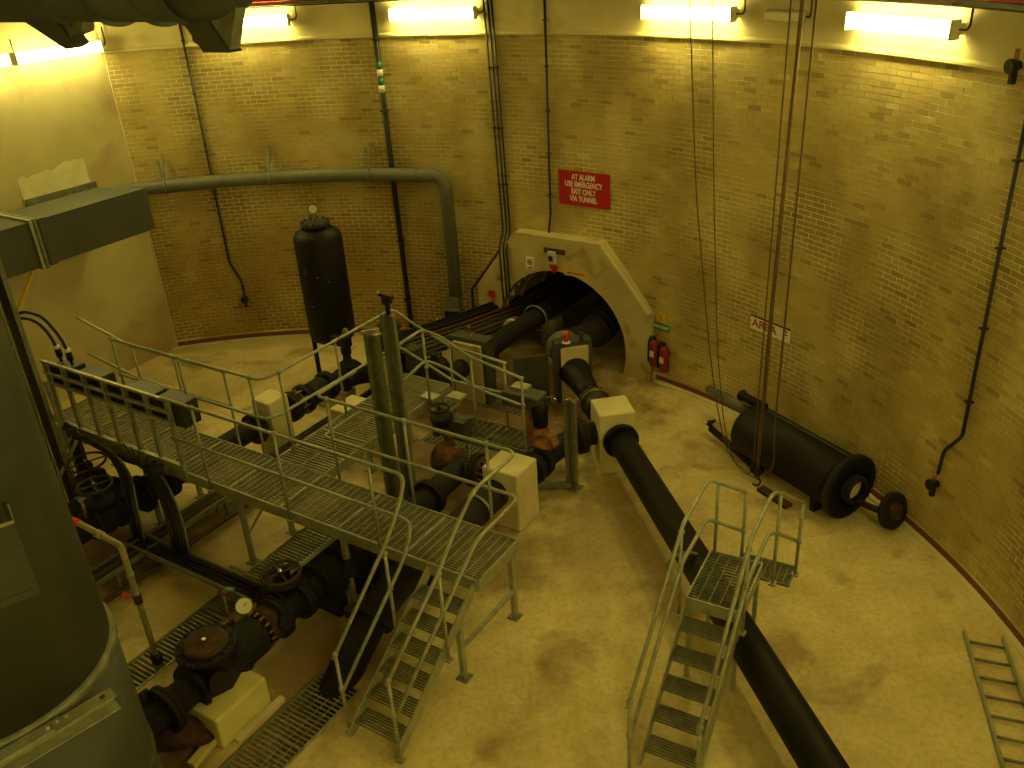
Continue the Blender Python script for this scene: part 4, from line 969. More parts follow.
# framed plate 1
def framed_plate(label, c, ax, sd, hwid, z0, z1, pr, plate='pale_concrete'):
    c = Vector((c.x, c.y, 0)); root = thing('steel_portal', label, 'frame', c)
    mb = MB(); mb.box(c + eZ * ((z0 + z1) / 2), sd, ax, eZ, hwid, .05, (z1 - z0) / 2); mb.build('plate', plate, root)
    for s_ in (-1, 1):
        mb = MB(); mb.box(c + ax * .13 + sd * ((hwid + .03) * s_) + eZ * ((z1 + .02) / 2), sd, ax, eZ, .05, .13, (z1 + .08) / 2); mb.build('frame_post', 'dark_steel', root)
    mb = MB(); mb.box(c + ax * .15 + eZ * (z1 + .03), sd, ax, eZ, hwid + .08, .13, .045); mb.build('frame_head', 'dark_steel', root)
    return root
root = framed_plate('dark steel frame round the right tunnel pipe, carrying the red beacon', fr, pd, ps, .235, .0, 1.02, .3)
for v in ((ps, 1),): pass
root2 = thing('beacon', 'small bright red beacon standing on the pipe frame', 'beacon', Vector((fr.x, fr.y, 1.11)) - ps * .12)
q = Vector((fr.x, fr.y, 1.11)) - ps * .13
mb = MB(); mb.lathe(q, eZ, [(0, .07), (.02, .07), (.025, .05)], 14); mb.build('base', 'white_paint', root2)
mb = MB(); mb.lathe(q + eZ * .025, eZ, [(0, .045), (.14, .045), (.17, .03), (.18, .01)], 14); mb.build('lens', 'bright_red', root2)
q = Vector((fr.x, fr.y, 1.11)) + ps * .13
mb = MB(); mb.lathe(q, eZ, [(0, .05), (.02, .05), (.03, .03), (.1, .035), (.15, .03), (.17, .012)], 14); tag(mb.build('vent_cap', 'iron_pipe'), 'small dark dome beside the red beacon on the pipe frame', 'fitting')
mb = MB(); mb.box(Vector((fr.x, fr.y, .45)) - ps * .72 + pd * .12, ps, pd, eZ, .30, .02, .45); tag(mb.build('cover_sheet', 'dark_steel'), 'plain dark metal sheet standing left of the pipe frame with the red beacon', 'panel')
# framed plate 2
f2 = P(3.66, 5.10, .6)
root = framed_plate('dark steel frame holding a concrete plate round the left tunnel pipe', f2, eV, -eU, .29, .0, 1.08, .3, 'surround_concrete')
q = P(3.70, 5.25, 1.14); mb = MB(); mb.lathe(q, eZ, [(0, .05), (.03, .05), (.04, .03), (.14, .03), (.16, .045), (.2, .02)], 12); tag(mb.build('vent_cap', 'brass'), 'little bright-topped fitting on top of the left pipe frame', 'fitting')
root = pipe_thing('tunnel_pipe', 'black pipe running from the left pipe frame into the tunnel, with red and white coupling', [P(3.68, 5.2, .60), P(3.66, 6.3, .74), tun(-.42, .86, -.4), tun(-.40, .86, 4.5)], .175,
                  flanges=[(P(3.67, 5.65, .66), eV, .25, .05)], collars=[(P(3.64, 6.62, .77), eV, .20, .06, 'red_band'), (P(3.65, 6.53, .765), eV, .205, .025, 'white_paint')])
mb = MB(); mb.ring(tun(-.42, .86, -.15), tr, .24, .02, 24, 6); mb.build('joint_ring', 'galvanised_dark', root)
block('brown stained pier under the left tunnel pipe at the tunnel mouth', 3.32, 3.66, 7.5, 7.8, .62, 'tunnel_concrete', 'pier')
# line two: left valves, tall block, into valve group behind the branch walkway
root = pipe_thing('supply_pipe', 'leftmost black pipe running back through the tall narrow concrete block', [P(5.55, -1.7, .62), P(5.48, 3.55, .62), P(5.2, 4.2, .62), P(4.3, 4.45, .62), P(3.78, 4.6, .62), P(3.76, 5.1, .62)], .165,
                  flanges=[(P(5.48, 1.88, .62), eV, .25, .05), (P(5.48, 2.66, .62), eV, .25, .06), (P(5.48, 2.95, .62), eV, .25, .05), (P(5.47, 3.5, .62), eV, .25, .05)],
                  collars=[(P(5.48, 3.25, .62), eV, .20, .16, 'black_iron')])
mb = MB(); mb.bolts(P(5.48, 2.80, .62), eV, .22, 10, .015, .1); mb.ring(P(5.48, 2.80, .62), eV, .22, .012, 20, 6); mb.build('stud_ring', 'brass', root)
# control valve with tall black actuator
def gate_valve(label, u, v, z, ax, rb=.22, h=.45, wheel=.2, wz=None, mat_='black_iron', wheel_mat='iron_pipe', name='gate_valve', spokes=4, tilt=None):
    c = P(u, v, z); root = thing(name, label, 'valve', P(u, v, max(z - rb, 0)))
    mb = MB(); mb.lathe(c - ax * .2, ax, [(0, rb * 1.05), (.05, rb * 1.05), (.055, rb * .8), (.11, rb * .85), (.2, rb * .98), (.29, rb * .85), (.345, rb * .8), (.35, rb * 1.05), (.40, rb * 1.05)], 24); mb.bolts(c - ax * .17, ax, rb * .92, 8, .015, .05); mb.bolts(c + ax * .17, ax, rb * .92, 8, .015, .05); mb.build('body', mat_, root)
    mb = MB(); mb.lathe(c, eZ, [(0, rb * .7), (rb * .95, rb * .7), (rb * .96, rb * .85), (rb * 1.2, rb * .85), (rb * 1.22, rb * .45), (h, rb * .22), (h + .02, rb * .3), (h + .06, rb * .3)], 18); mb.bolts(c + eZ * rb * 1.08, eZ, rb * .74, 8, .012, .04); mb.build('bonnet', mat_, root)
    if wheel:
        zc_ = wz if wz else z + h + .1; q = P(u, v, zc_)
        mb = MB(); mb.cyl(c + eZ * h, q + eZ * .05, .018, 8); mb.build('spindle', 'chrome', root)
        mb = MB(); mb.ring(q, eZ, wheel, .018, 24, 8); mb.cyl(q - eZ * .02, q + eZ * .025, .035, 10)
        for i in range(spokes):
            a_ = 2 * PI * i / spokes + .4; mb.bar(q, q + eU * (wheel * math.cos(a_)) + eV * (wheel * math.sin(a_)), .022, .014)
        mb.build('handwheel', wheel_mat, root)
    return root
root = gate_valve('black control valve with tall boxy actuator in front of the black vessel legs', 5.35, 3.95, .62, eV, .2, .5, 0)
mb = MB(); mb.lathe(P(5.35, 3.95, 1.05), eZ, [(0, .09), (.25, .09), (.26, .06), (.34, .06)], 14); mb.build('yoke', 'black_iron', root)
mb = MB(); mb.uvbox(5.25, 5.62, 3.88, 4.02, 1.18, 1.34); mb.build('actuator', 'black_paint', root, bevel=.01)
mb = MB(); mb.lathe(P(5.3, 3.95, 1.36), eZ, [(0, .05), (.05, .07), (.12, .05), (.16, .02)], 12); mb.build('actuator_cap', 'brass', root)
# left valve pair near the tank
gate_valve('rusty black gate valve with large handwheel close behind the tank, farther one', 6.35, -.35, .50, eV, .25, .42, .26, 1.02, wheel_mat='rust')
gate_valve('rusty black gate valve on the left pipe just right of the tank, nearer one', 5.55, -.75, .62, eV, .24, .35, .22, 1.12)
root = pipe_thing('pump_casing', 'bulky black pump casing between the tank and the low cable tray', [P(6.7, -.2, .45), P(5.0 + .85, -.35, .52), P(5.55, .1, .62)], .2, flanges=[(P(6.1, -.3, .5), eU, .28, .05), (P(5.55, .25, .62), eV, .27, .06), (P(5.55, -.15, .62), eV, .27, .05)], cat='pump')
mb = MB(); mb.lathe(P(6.0, -.75, .35), eZ, [(0, .2), (.2, .24), (.35, .2), (.4, .1)], 20); mb.build('volute', 'black_iron', root)
# blue tap on a stub
root = thing('stop_tap', 'small stop tap with pale blue lever near the tank', 'tap', P(5.62, -1.0, .9))
mb = MB(); mb.cyl(P(5.5, -1.0, .75), P(5.5, -1.0, 1.02), .02, 8); mb.build('stub', 'brass', root)
mb = MB(); mb.bar(P(5.6, -1.0, 1.06), P(5.42, -1.0, 1.10), .05, .02); mb.sphere(P(5.5, -1.0, 1.06), .04, 10); mb.build('lever', 'blue_paint', root)
# pale small-bore pipe with red taps
fx = G0 = P(3.60, -1.90, 0)
root = thing('small_bore_pipe', 'thin pale pipe rising beside the tank and turning left, with red tap', 'pipe', P(3.6, -1.95, .0))
mb = MB(); mb.tube([P(3.28, -1.84, .02), P(3.28, -1.84, 1.70), P(4.15, -1.80, 1.70), P(4.9, -1.80, 1.70)], .034, 12, .05); mb.build('pipe_run', 'pale_pipe', root)
for z, m_ in ((.05, 'black_iron'), (.92, 'rust')):
    mb = MB(); mb.lathe(P(3.28, -1.84, z), eZ, [(0, .06 if z < .1 else .045), (.12, .06 if z < .1 else .045)], 12); mb.build('socket', m_, root)
mb = MB(); mb.lathe(P(3.28, -1.84, 1.28), eZ, [(0, .042), (.06, .042)], 12); mb.build('socket', 'pale_pipe', root)
mb = MB(); mb.lathe(P(3.62, -1.825, 1.70), eU, [(0, .046), (.1, .046)], 12); mb.build('socket', 'pale_pipe', root)
mb = MB(); mb.cyl(P(3.28, -1.84, .98), P(3.40, -1.90, 1.02), .014, 8); mb.ring(P(3.41, -1.91, 1.02), P(3.66, -1.96, .8) - P(3.58, -1.88, .8), .035, .012, 14, 6); mb.sphere(P(3.41, -1.91, 1.02), .025, 8); mb.build('tap', 'bright_red', root)
mb = MB(); mb.lathe(P(4.05, -1.805, 1.70), eU, [(0, .040), (.13, .040)], 12); mb.build('tape', 'bright_red', root)

# line one: the row of black pumps and valves beside the walkway
LU = 2.15; LZ = .52
root = pipe_thing('pump_line', 'dirty black pipe line with bolted flanges running beneath the walkway to the right concrete block', [P(LU, -3.4, LZ), P(LU, -2.0, LZ), P(LU, .85, LZ), P(2.02, 1.4, LZ), P(2.02, 2.3, LZ + .03), P(1.95, 2.5, .6), P(1.46, 2.5, .6)], .165,
                  flanges=[(P(LU, v_, LZ), eV, .26, .05) for v_ in (-2.85, -2.5, -.98, -.62, -.3, .1, .42, .8)] + [(P(2.02, 1.75, LZ), eV, .25, .05)] + [(P(1.75, 2.5, .6), eU, .25, .05)], bend=.3)
mb = MB(); mb.lathe(P(1.62, 2.5, .6), eU, [(0, .21), (.10, .21)], 24); mb.build('rusty_sleeve', 'rust', root)
mb = MB(); mb.bolts(P(1.58, 2.5, .6), eU, .20, 14, .014, .05); mb.build('stud_ring', 'brass', root)
root = thing('check_valve', 'squat black valve with rusty round bolted cover sitting over the yellow block', 'valve', P(2.25, -1.85, .3))
mb = MB(); mb.lathe(P(LU, -2.2, LZ), eV, [(0, .25), (.05, .27), (.08, .22), (.3, .30), (.5, .22), (.55, .27), (.62, .27)], 24); mb.build('body', 'black_iron', root)
mb = MB(); mb.lathe(P(LU, -1.9, LZ), eZ, [(0, .27), (.30, .27), (.30, .31), (.36, .31)], 24); mb.bolts(P(LU, -1.9, LZ + .34), eZ, .275, 12, .018, .045); mb.build('bonnet', 'black_iron', root)
mb = MB(); mb.lathe(P(LU, -1.9, LZ + .36), eZ, [(0, .235), (.03, .235), (.05, .2)], 24); c_ = mb.build('cover', 'rust', root)
mb = MB(); mb.cyl(P(LU, -1.9, LZ + .40), P(LU, -1.9, LZ + .44), .025, 6); mb.build('centre_bolt', 'chrome', c_)
root = thing('pipe_coupling', 'wide black coupling with a crescent of bright studs between the valves', 'coupling', P(LU, -1.1, .4))
mb = MB(); mb.lathe(P(LU, -1.72, LZ), eV, [(0, .2), (.04, .24), (.42, .24), (.46, .2)], 28); mb.build('sleeve', 'black_iron', root)
mb = MB(); mb.bolts(P(LU, -1.23, LZ), eV, .225, 16, .016, .035); mb.build('stud_ring', 'brass', root)
mb = MB(); mb.lathe(P(LU, -1.20, LZ), eV, [(0, .215), (.16, .215)], 24); mb.build('rusty_band', 'rust', root)
for k_, (v_, z_, r_) in enumerate(((-2.62, .30, .09), (-2.05, .34, .10), (-1.5, .30, .10), (-1.05, .28, .08), (-.45, .30, .11), (.0, .30, .10))):
    mb = MB(); mb.lathe(P(LU, v_, LZ), Vector((U.x, U.y, -.35)) * -1 if k_ % 2 else Vector((U.x, U.y, .9)), [(0, r_), (z_ - .05, r_), (z_ - .045, r_ * 1.15), (z_ - .01, r_ * 1.15)], 14)
    tag(mb.build('drain_boss', 'black_iron'), ['stubby black boss low on the pump line next to the tank', 'stubby black boss rising from the pump line left of the rusty cover', 'stubby black boss on the near side of the studded coupling', 'stubby black boss rising beside the white gauge', 'stubby black boss low beside the spoked handwheel valve', 'stubby black boss rising between the two lumpy pump chambers'][k_], 'fitting')
root = thing('drain_tap', 'thin standpipe with blue tap rising from the floor grating beside the white gauge', 'tap', P(2.95, -.95, 0))
mb = MB(); mb.cyl(P(3.0, -1.0, .0), P(3.0, -1.0, .52), .014, 8); mb.build('standpipe', 'pale_pipe', root)
mb = MB(); mb.sphere(P(3.0, -1.0, .54), .035, 10); mb.cyl(P(3.06, -1.0, .54), P(2.9, -1.0, .56), .02, 8); mb.build('tap_body', 'brass', root)
mb = MB(); mb.bar(P(2.95, -.98, .60), P(2.84, -.96, .62), .05, .03); mb.build('lever', 'blue_paint', root)
# gauge
root = thing('pressure_gauge', 'round white-faced pressure gauge standing over the black pump line', 'gauge', P(LU + .25, -1.12, LZ + .1))
gc = P(LU + .10, -1.28, LZ + .36); gd = (Vector((0, 0, CAM_H)) - gc); gd.z *= .55; gd.normalize()
mb = MB(); mb.cyl(P(LU + .06, -1.28, LZ + .15), gc - eZ * .06, .016, 8); mb.build('stem', 'brass', root)
mb = MB(); mb.lathe(gc - gd * .04, gd, [(0, .085), (.05, .098), (.07, .098), (.07, .088)], 24); mb.build('case', 'brass', root)
mb = MB(); mb.lathe(gc + gd * .022, gd, [(0, .086), (.012, .086)], 24); f_ = mb.build('dial', 'white_paint', root)
mb = MB(); mb.bar(gc + gd * .037, gc + gd * .037 + Vector((.03, .0, .045)), .008, .004, gd); mb.build('needle', 'sign_black', f_)
root = gate_valve('black gate valve with brown spoked handwheel beside the raised grating', LU + .12, -.70, LZ, eV, .27, .18, .22, LZ + .38, wheel_mat='rust')
for k_, v_ in enumerate((-.15, .28)):
    r2 = thing('pump_chamber', ['lumpy black pump chamber directly in front of the walkway edge, nearer the handwheel', 'lumpy black pump chamber tucked right under the walkway edge'][k_], 'pump', P(LU, v_, .3))
    mb = MB(); mb.lathe(P(LU, v_ - .13, LZ), eV, [(0, .2), (.06, .28), (.2, .28), (.26, .2)], 24); mb.build('chamber', 'black_iron', r2)
    for j_ in range(10):
        q = P(LU, v_, LZ) + eU * (.25 * math.cos(j_ * PI / 5)) + eZ * (.25 * math.sin(j_ * PI / 5)); mb = MB(); mb.cyl(q - eV * .15, q + eV * .15, .02, 6); mb.build('tie_bolt', 'black_iron', r2)
    mb = MB(); mb.uvbox(LU - .2, LU + .2, v_ - .08, v_ + .08, 0, .40); mb.build('foot', 'black_iron', r2)
# raised grating platform beside the valves
root = thing('raised_grating', 'small raised dark grating platform with pale front edge beside the handwheel valve', 'platform', P(2.75, .1, 0))
grating('grating_panel', root, P(2.22, -.50, .84), -eU * -1, eV, .48, 1.6, sa=.05, sb=.09, material='galvanised_dark')
mb = MB(); mb.bar(P(2.20, -.62, .86), P(2.20, 1.1, .86), .02, .05); mb.build('edge_bar', 'galvanised', root)
for u_, v_ in ((2.66, -.44), (2.66, 1.0)): mb = MB(); mb.uvbox(u_ - .02, u_ + .02, v_ - .02, v_ + .02, 0, .8); mb.build('leg', 'galvanised_dark', root)
mb = MB(); mb.uvbox(1.72, 2.16, .30, .95, .12, .80); tag(mb.build('motor_housing', 'black_iron', bevel=.03), 'boxy black motor housing below the walkway edge beside the raised grating', 'housing')
# yellow block under check valve, with footing and debris
block('yellowish square concrete block under the rusty-covered valve, bottom left', 1.68, 2.20, -2.30, -1.62, .40, 'yellow_concrete')
mb = MB(); mb.uvbox(1.58, 1.66, -2.18, -1.52, 0, .07); tag(mb.build('kerb_strip', 'pale_concrete', bevel=.01), 'low pale kerb strip along the foot of the yellowish block', 'kerb')
for i, (u_, v_, a_, L_, z_, m_, lb) in enumerate(((2.15, -2.65, .3, .55, .18, 'yellow_concrete', 'pale timber offcut lying at the bottom left, nearest the tank'), (1.78, -2.62, .1, .5, .10, 'yellow_concrete', 'pale timber offcut lying below the yellowish block'))):
    mb = MB(); d_ = eU * math.sin(a_) + eV * math.cos(a_); mb.bar(P(u_, v_, z_ - .05), P(u_, v_, z_) + d_ * L_, .09, .07); tag(mb.build('timber', m_), lb, 'timber')
mb = MB(); mb.sphere(P(2.12, -2.52, .22), .26, 16, (1.25, .8, .55)); mb.sphere(P(1.95, -2.35, .12), .16, 14, (1.2, .9, .6)); mb.sphere(P(2.3, -2.75, .18), .2, 14, (1, .9, .7))
tag(mb.build('rusty_sacking', 'rust'), 'crumpled brown sacking heaped between the timber and the yellowish block', 'sacking')

# line three: pipe that dives into the front trench, passes the right block and the orange valve
root = pipe_thing('sump_pipe', 'black pipe rising out of the front trench close beside the stair', [P(1.26, -1.25, -.25), P(1.28, -.75, .18), P(1.30, -.1, .50), P(1.24, 2.2, .56)], .20,
                  flanges=[(P(1.29, -.35, .38), (P(1.3, -.1, .5) - P(1.28, -.6, .27)), .27, .04), (P(1.27, .5, .52), eV, .28, .05)])
mb = MB(); mb.lathe(P(1.25, 1.62, .55), eV, [(0, .15), (.12, .15)], 24); mb.build('rusty_sleeve', 'orange_iron', root)
mb = MB(); mb.ring(P(1.25, 1.76, .55), eV, .215, .02, 24, 8); mb.build('bright_ring', 'galvanised', root)
for k_, q in enumerate(((1.42, -.55, .62), (1.10, -.9, .3))): mb = MB(); mb.cyl(P(q[0], q[1], q[2] - .1), P(*q), .06, 10); mb.build('boss', 'black_iron', root)
root = pipe_thing('tee_pipe', 'short black pipe between the two pale blocks, under the orange valve', [P(1.18, 2.74, .52), P(1.15, 3.3, .52), P(1.0, 3.9, .56), P(.72, 4.25, .57)], .17,
                  flanges=[(P(1.17, 2.98, .52), eV, .25, .05), (P(1.16, 3.2, .52), eV, .25, .05), (P(.93, 4.0, .57), P(.72, 4.25, .57) - P(1.0, 3.9, .57), .27, .06)])
root = thing('orange_valve', 'rusty orange valve yoke with black actuator on top, left of the steel column', 'valve', P(1.18, 3.3, .6))
mb = MB(); c = P(1.16, 3.32, .76)
yk = []
for i in range(13):
    a_ = R_(200 + 10 * i * 1.15 - 10); yk.append(c + eU * (.24 * math.cos(a_)) * -1 + eZ * (.20 * math.sin(a_) + .16) )
mb.tube([P(1.40, 3.32, 1.30)] + yk + [P(.98, 3.32, .9)], .065, 12); mb.lathe(c - eZ * .12, eZ, [(0, .12), (.1, .17), (.18, .17), (.2, .1)], 20); mb.build('yoke', 'orange_iron', root)
mb = MB(); mb.lathe(P(1.18, 3.32, .88), eZ, [(0, .08), (.06, .12), (.1, .12), (.12, .07), (.2, .07)], 16); mb.build('gland', 'orange_iron', root)
mb = MB(); mb.lathe(P(1.18, 3.32, 1.04), eZ, [(0, .11), (.22, .12), (.30, .13), (.36, .10), (.4, .05)], 16); mb.build('actuator', 'black_paint', root)
mb = MB(); mb.uvbox(1.15, 1.75, 3.22, 3.5, 1.28, 1.50); mb.build('actuator_box', 'dark_steel', root, bevel=.02)
mb = MB(); mb.uvbox(1.42, 1.66, 3.34, 3.52, 1.50, 1.54); mb.build('name_plate', 'galvanised', root)
for k_ in range(4): mb = MB(); mb.sphere(P(1.0 + .06 * k_, 3.45, 1.44 + .02 * (k_ % 2)), .02, 8); mb.build('nut', 'chrome', root)
root = thing('orange_valve', 'rusty orange valve with black handwheel between the twin steel columns and the right block', 'valve', P(2.45, 2.75, .35))
mb = MB(); mb.lathe(P(2.45, 2.55, .6), -eU, [(0, .2), (.1, .24), (.2, .17), (.35, .2)], 20); mb.tube([P(2.30, 2.7, .72), P(2.45, 2.75, .95), P(2.65, 2.8, .80)], .06, 12, .1); mb.build('yoke', 'dark_orange_iron', root)
mb = MB(); mb.lathe(P(2.50, 2.78, .92), eZ, [(0, .10), (.15, .10), (.16, .17), (.22, .17), (.24, .1)], 16); mb.build('bonnet', 'black_iron', root)
mb = MB(); mb.ring(P(2.55, 2.80, 1.24), eZ, .14, .018, 18, 6); mb.cyl(P(2.55, 2.8, 1.1), P(2.55, 2.8, 1.3), .02, 8); mb.bar(P(2.69, 2.8, 1.24), P(2.41, 2.8, 1.24), .02, .012); mb.build('handwheel', 'black_iron', root)
# instrument boxes on the inner edge of the lower deck
root = thing('instrument_box', 'grey instrument box with a red button beside the lower deck', 'box', P(2.45, 3.0, .8))
mb = MB(); mb.uvbox(2.12, 2.70, 2.78, 2.98, .80, 1.10); mb.build('case', 'dark_steel', root, bevel=.01)
mb = MB(); mb.cyl(P(2.62, 2.80, 1.0), P(2.62, 2.74, 1.02), .04, 14); mb.build('button', 'bright_red', root)
for q in ((2.95, 3.12), (2.6, 3.3)):
    mb = MB(); mb.uvbox(q[0] - .12, q[0] + .12, q[1] - .1, q[1] + .1, DZ + .01, DZ + .05); tag(mb.build('cover_plate', 'galvanised'), 'small pale metal plate at the far corner of the branch walkway' if q[0] > 2.8 else 'small pale metal plate beside the steps to the lower deck', 'plate')

# steel columns
def channel_column(label, base_pt, h_, wdt=.09, dp=.08, name='steel_column', split=False, cat='column'):
    root = thing(name, label, cat, base_pt)
    for s_ in (-1, 1):
        c = base_pt + (-eU) * (wdt * .5 * s_)
        mb = MB(); mb.box(c + eZ * h_ / 2, eU, eV, eZ, .012, dp / 2, h_ / 2); mb.box(c + (-eU) * (.02 * s_) - eV * dp / 2 + eZ * h_ / 2, eU, eV, eZ, .022, .006, h_ / 2); mb.build('channel', 'column_steel', root)
    mb = MB(); mb.box(base_pt + eZ * h_ / 2 + eV * .02, eU, eV, eZ, wdt / 2, .004, h_ / 2 - .02); mb.build('web', 'galvanised_dark', root)
    mb = MB(); mb.box(base_pt + eZ * .008, eU, eV, eZ, .12, .1, .008); mb.build('base_plate', 'galvanised_dark', root)
    return root
channel_column('shorter of the twin steel columns standing behind the main walkway', P(2.62, 1.72, 0), 2.82, .15)
mb = MB(); mb.bar(P(2.76, 1.68, 2.83), P(2.50, 1.72, 2.90), .05, .05); tag(mb.build('cap_bar', 'galvanised'), 'bright angled cap bar on the shorter twin steel column', 'bar')
root = channel_column('taller of the twin steel columns standing behind the main walkway, with fittings on its top', P(2.36, 1.78, 0), 3.12, .13)
mb = MB(); mb.lathe(P(2.36, 1.78, 3.12), eZ, [(0, .03), (.14, .03), (.15, .07), (.22, .07), (.25, .03)], 12); mb.bar(P(2.48, 1.78, 3.37), P(2.26, 1.78, 3.35), .04, .04); mb.build('float_switch', 'black_iron', root)
mb = MB(); mb.sphere(P(2.48, 1.78, 3.38), .028, 8); mb.build('lamp_bead', 'chrome', root)
root = channel_column('short dark steel column right of the orange valve, with bright bolts on its head', P(.78, 3.50, 0), 1.45, .10, .10)
for k_ in (-.03, .04): mb = MB(); mb.sphere(P(.78 + k_, 3.46, 1.47), .022, 8); mb.build('bolt', 'chrome', root)
mb = MB(); mb.bar(P(.80, 3.50, .06), P(1.36, 3.12, .06), .08, .08); tag(mb.build('floor_beam', 'galvanised_dark'), 'dark beam lying on the floor from the foot of the short column', 'beam')
# dark valve group behind the branch walkway
root = gate_valve('big black valve standing behind the branch walkway corner, crowded with bolts', 4.72, 4.40, .70, -eU, .30, .72, .17, 1.50)
for k_ in range(7): mb = MB(); mb.sphere(P(4.60 + random.uniform(-.2, .25), 4.3 + random.uniform(-.15, .15), 1.12 + random.uniform(-.1, .3)), .022, 8); mb.build('nut', 'chrome', root)
mb = MB(); mb.lathe(P(4.72, 4.4, 1.1), eZ, [(0, .16), (.05, .2), (.2, .2), (.24, .14), (.34, .12), (.36, .2), (.42, .2)], 18); mb.build('actuator', 'black_iron', root)
gate_valve('black gate valve between the left pipe frame and the branch walkway', 3.95, 4.55, .62, eV, .25, .4, 0)
mb = MB(); mb.uvbox(4.2, 4.42, 4.35, 4.6, 0, 1.15); tag(mb.build('steel_post', 'dark_steel'), 'broad dark upright post between the branch walkway and the left pipe frame', 'post')
mb = MB(); mb.uvbox(4.45, 4.6, 4.0, 4.12, .6, 1.12); tag(mb.build('pale_box', 'pale_concrete', bevel=.01), 'small pale box beside the broad dark post', 'box')

# sloping tray of pipes into the tunnel
root = thing('tunnel_tray', 'wide tray of black and brown service pipes running into the tunnel', 'cable tray', P(4.6, 6.2, 0))
def tp(t, o, z):   # t along, o across
    a = [(5.02, 4.7), (4.84, 5.3), (4.42, 6.3), (4.05, 7.4), (3.9, 9.5)]
    k = t * 4; i = min(3, int(k)); f = k - i
    return P(a[i][0] + (a[i + 1][0] - a[i][0]) * f + o, a[i][1] + (a[i + 1][1] - a[i][1]) * f, z - .10 if z > 0 else z)
for o_, z_, r_, m_ in ((.34, .98, .045, 'black_paint'), (.24, .96, .035, 'black_paint'), (.14, .92, .035, 'cable_bundle_red'), (.05, .88, .03, 'brown_pipe'), (-.05, .84, .03, 'iron_pipe'), (-.14, .80, .03, 'brown_pipe'), (-.24, .76, .04, 'iron_pipe')):
    mb = MB(); mb.tube([tp(k / 20, o_, z_) for k in range(21)], r_, 10); mb.build('service_pipe', m_, root)
for k_ in (.12, .27, .42, .57, .72):
    mb = MB(); mb.bar(tp(k_, .42, .90), tp(k_, -.3, .70), .04, .03); mb.bar(tp(k_, .40, 0), tp(k_, .40, 1.0), .04, .04); mb.build('bracket', 'galvanised_dark', root)
    mb = MB(); mb.sphere(tp(k_, .40, 1.05), .028, 8); mb.build('bolt_cap', 'chrome', root)
mb = MB(); mb.add([tp(k / 20, o_, z_) for k in range(18) for o_, z_ in ((.40, .92), (-.28, .70))], [(2 * i, 2 * i + 2, 2 * i + 3, 2 * i + 1) for i in range(17)]); mb.build('tray_floor', 'galvanised_dark', root)
mb = MB(); mb.tube([tp(k / 20, .33, 1.04) for k in range(1, 18)], .02, 8); mb.build('service_pipe', 'black_paint', root)
root = thing('red_bin', 'small red tub just beyond the service tray at the foot of the brick wall', 'tub', C_(19.2, 0, 9.4))
mb = MB(); mb.lathe(C_(19.2, 0, 9.5), eZ, [(0, .10), (.28, .13)], 14); mb.build('body', 'red_paint', root)
mb = MB(); mb.ring(C_(19.2, .28, 9.5), eZ, .13, .012, 16, 6); mb.build('rim', 'red_paint', root)

# ================================================================== VESSELS
vc = Vector((-3.22, 14.98, 0)); root = thing('pressure_vessel', 'tall upright black pressure vessel on three legs against the brick wall', 'vessel', vc)
mb = MB(); mb.lathe(vc + eZ * .72, eZ, [(0, .1), (.03, .28), (.10, .39), (.18, .42), (1.98, .42), (2.07, .38), (2.13, .27), (2.16, .2)], 40); mb.build('shell', 'black_paint', root)
mb = MB(); mb.lathe(vc + eZ * 2.87, eZ, [(0, .2), (.02, .25), (.09, .25), (.1, .2)], 28); mb.bolts(vc + eZ * 2.92, eZ, .225, 12, .025, .075); mb.build('top_flange', 'black_iron', root)
mb = MB(); mb.cyl(vc + eZ * 2.96, vc + eZ * 3.12, .016, 8); mb.build('gauge_stem', 'brass', root)
gc = vc + eZ * 3.20; gd = (Vector((0, 0, CAM_H)) - gc); gd.z *= .3; gd.normalize()
mb = MB(); mb.lathe(gc - gd * .03, gd, [(0, .075), (.05, .085), (.06, .078)], 20); g_ = mb.build('gauge', 'black_iron', root)
mb = MB(); mb.lathe(gc + gd * .028, gd, [(0, .072), (.006, .072)], 20); mb.build('gauge_dial', 'white_paint', g_)
for a_ in (75, 195, 315):
    q = vc + Vector((math.cos(R_(a_)), math.sin(R_(a_)), 0)) * .36
    mb = MB(); mb.bar(q + eZ * .98, q + eZ * .01, .08, .08, Vector((math.cos(R_(a_)), math.sin(R_(a_)), 0))); l_ = mb.build('leg', 'black_paint', root)
    mb = MB(); mb.box(q + eZ * .01, eU, eV, eZ, .09, .09, .01); mb.build('foot_plate', 'black_iron', l_)
for dx, z_ in ((-.02, 2.1), (.16, 2.0), (-.2, 1.55), (.24, .98)):
    dd_ = Vector((dx, -math.sqrt(.42 ** 2 - dx * dx), 0)); mb = MB(); mb.sphere(vc + dd_ + eZ * z_, .014, 8); mb.build('stud', 'chrome', root)
mb = MB(); mb.box(vc + Vector((-.24, -.35, 2.2)), Vector((.82, -.57, 0)), Vector((.57, .82, 0)), eZ, .05, .004, .06); mb.build('name_plate', 'black_iron', root)
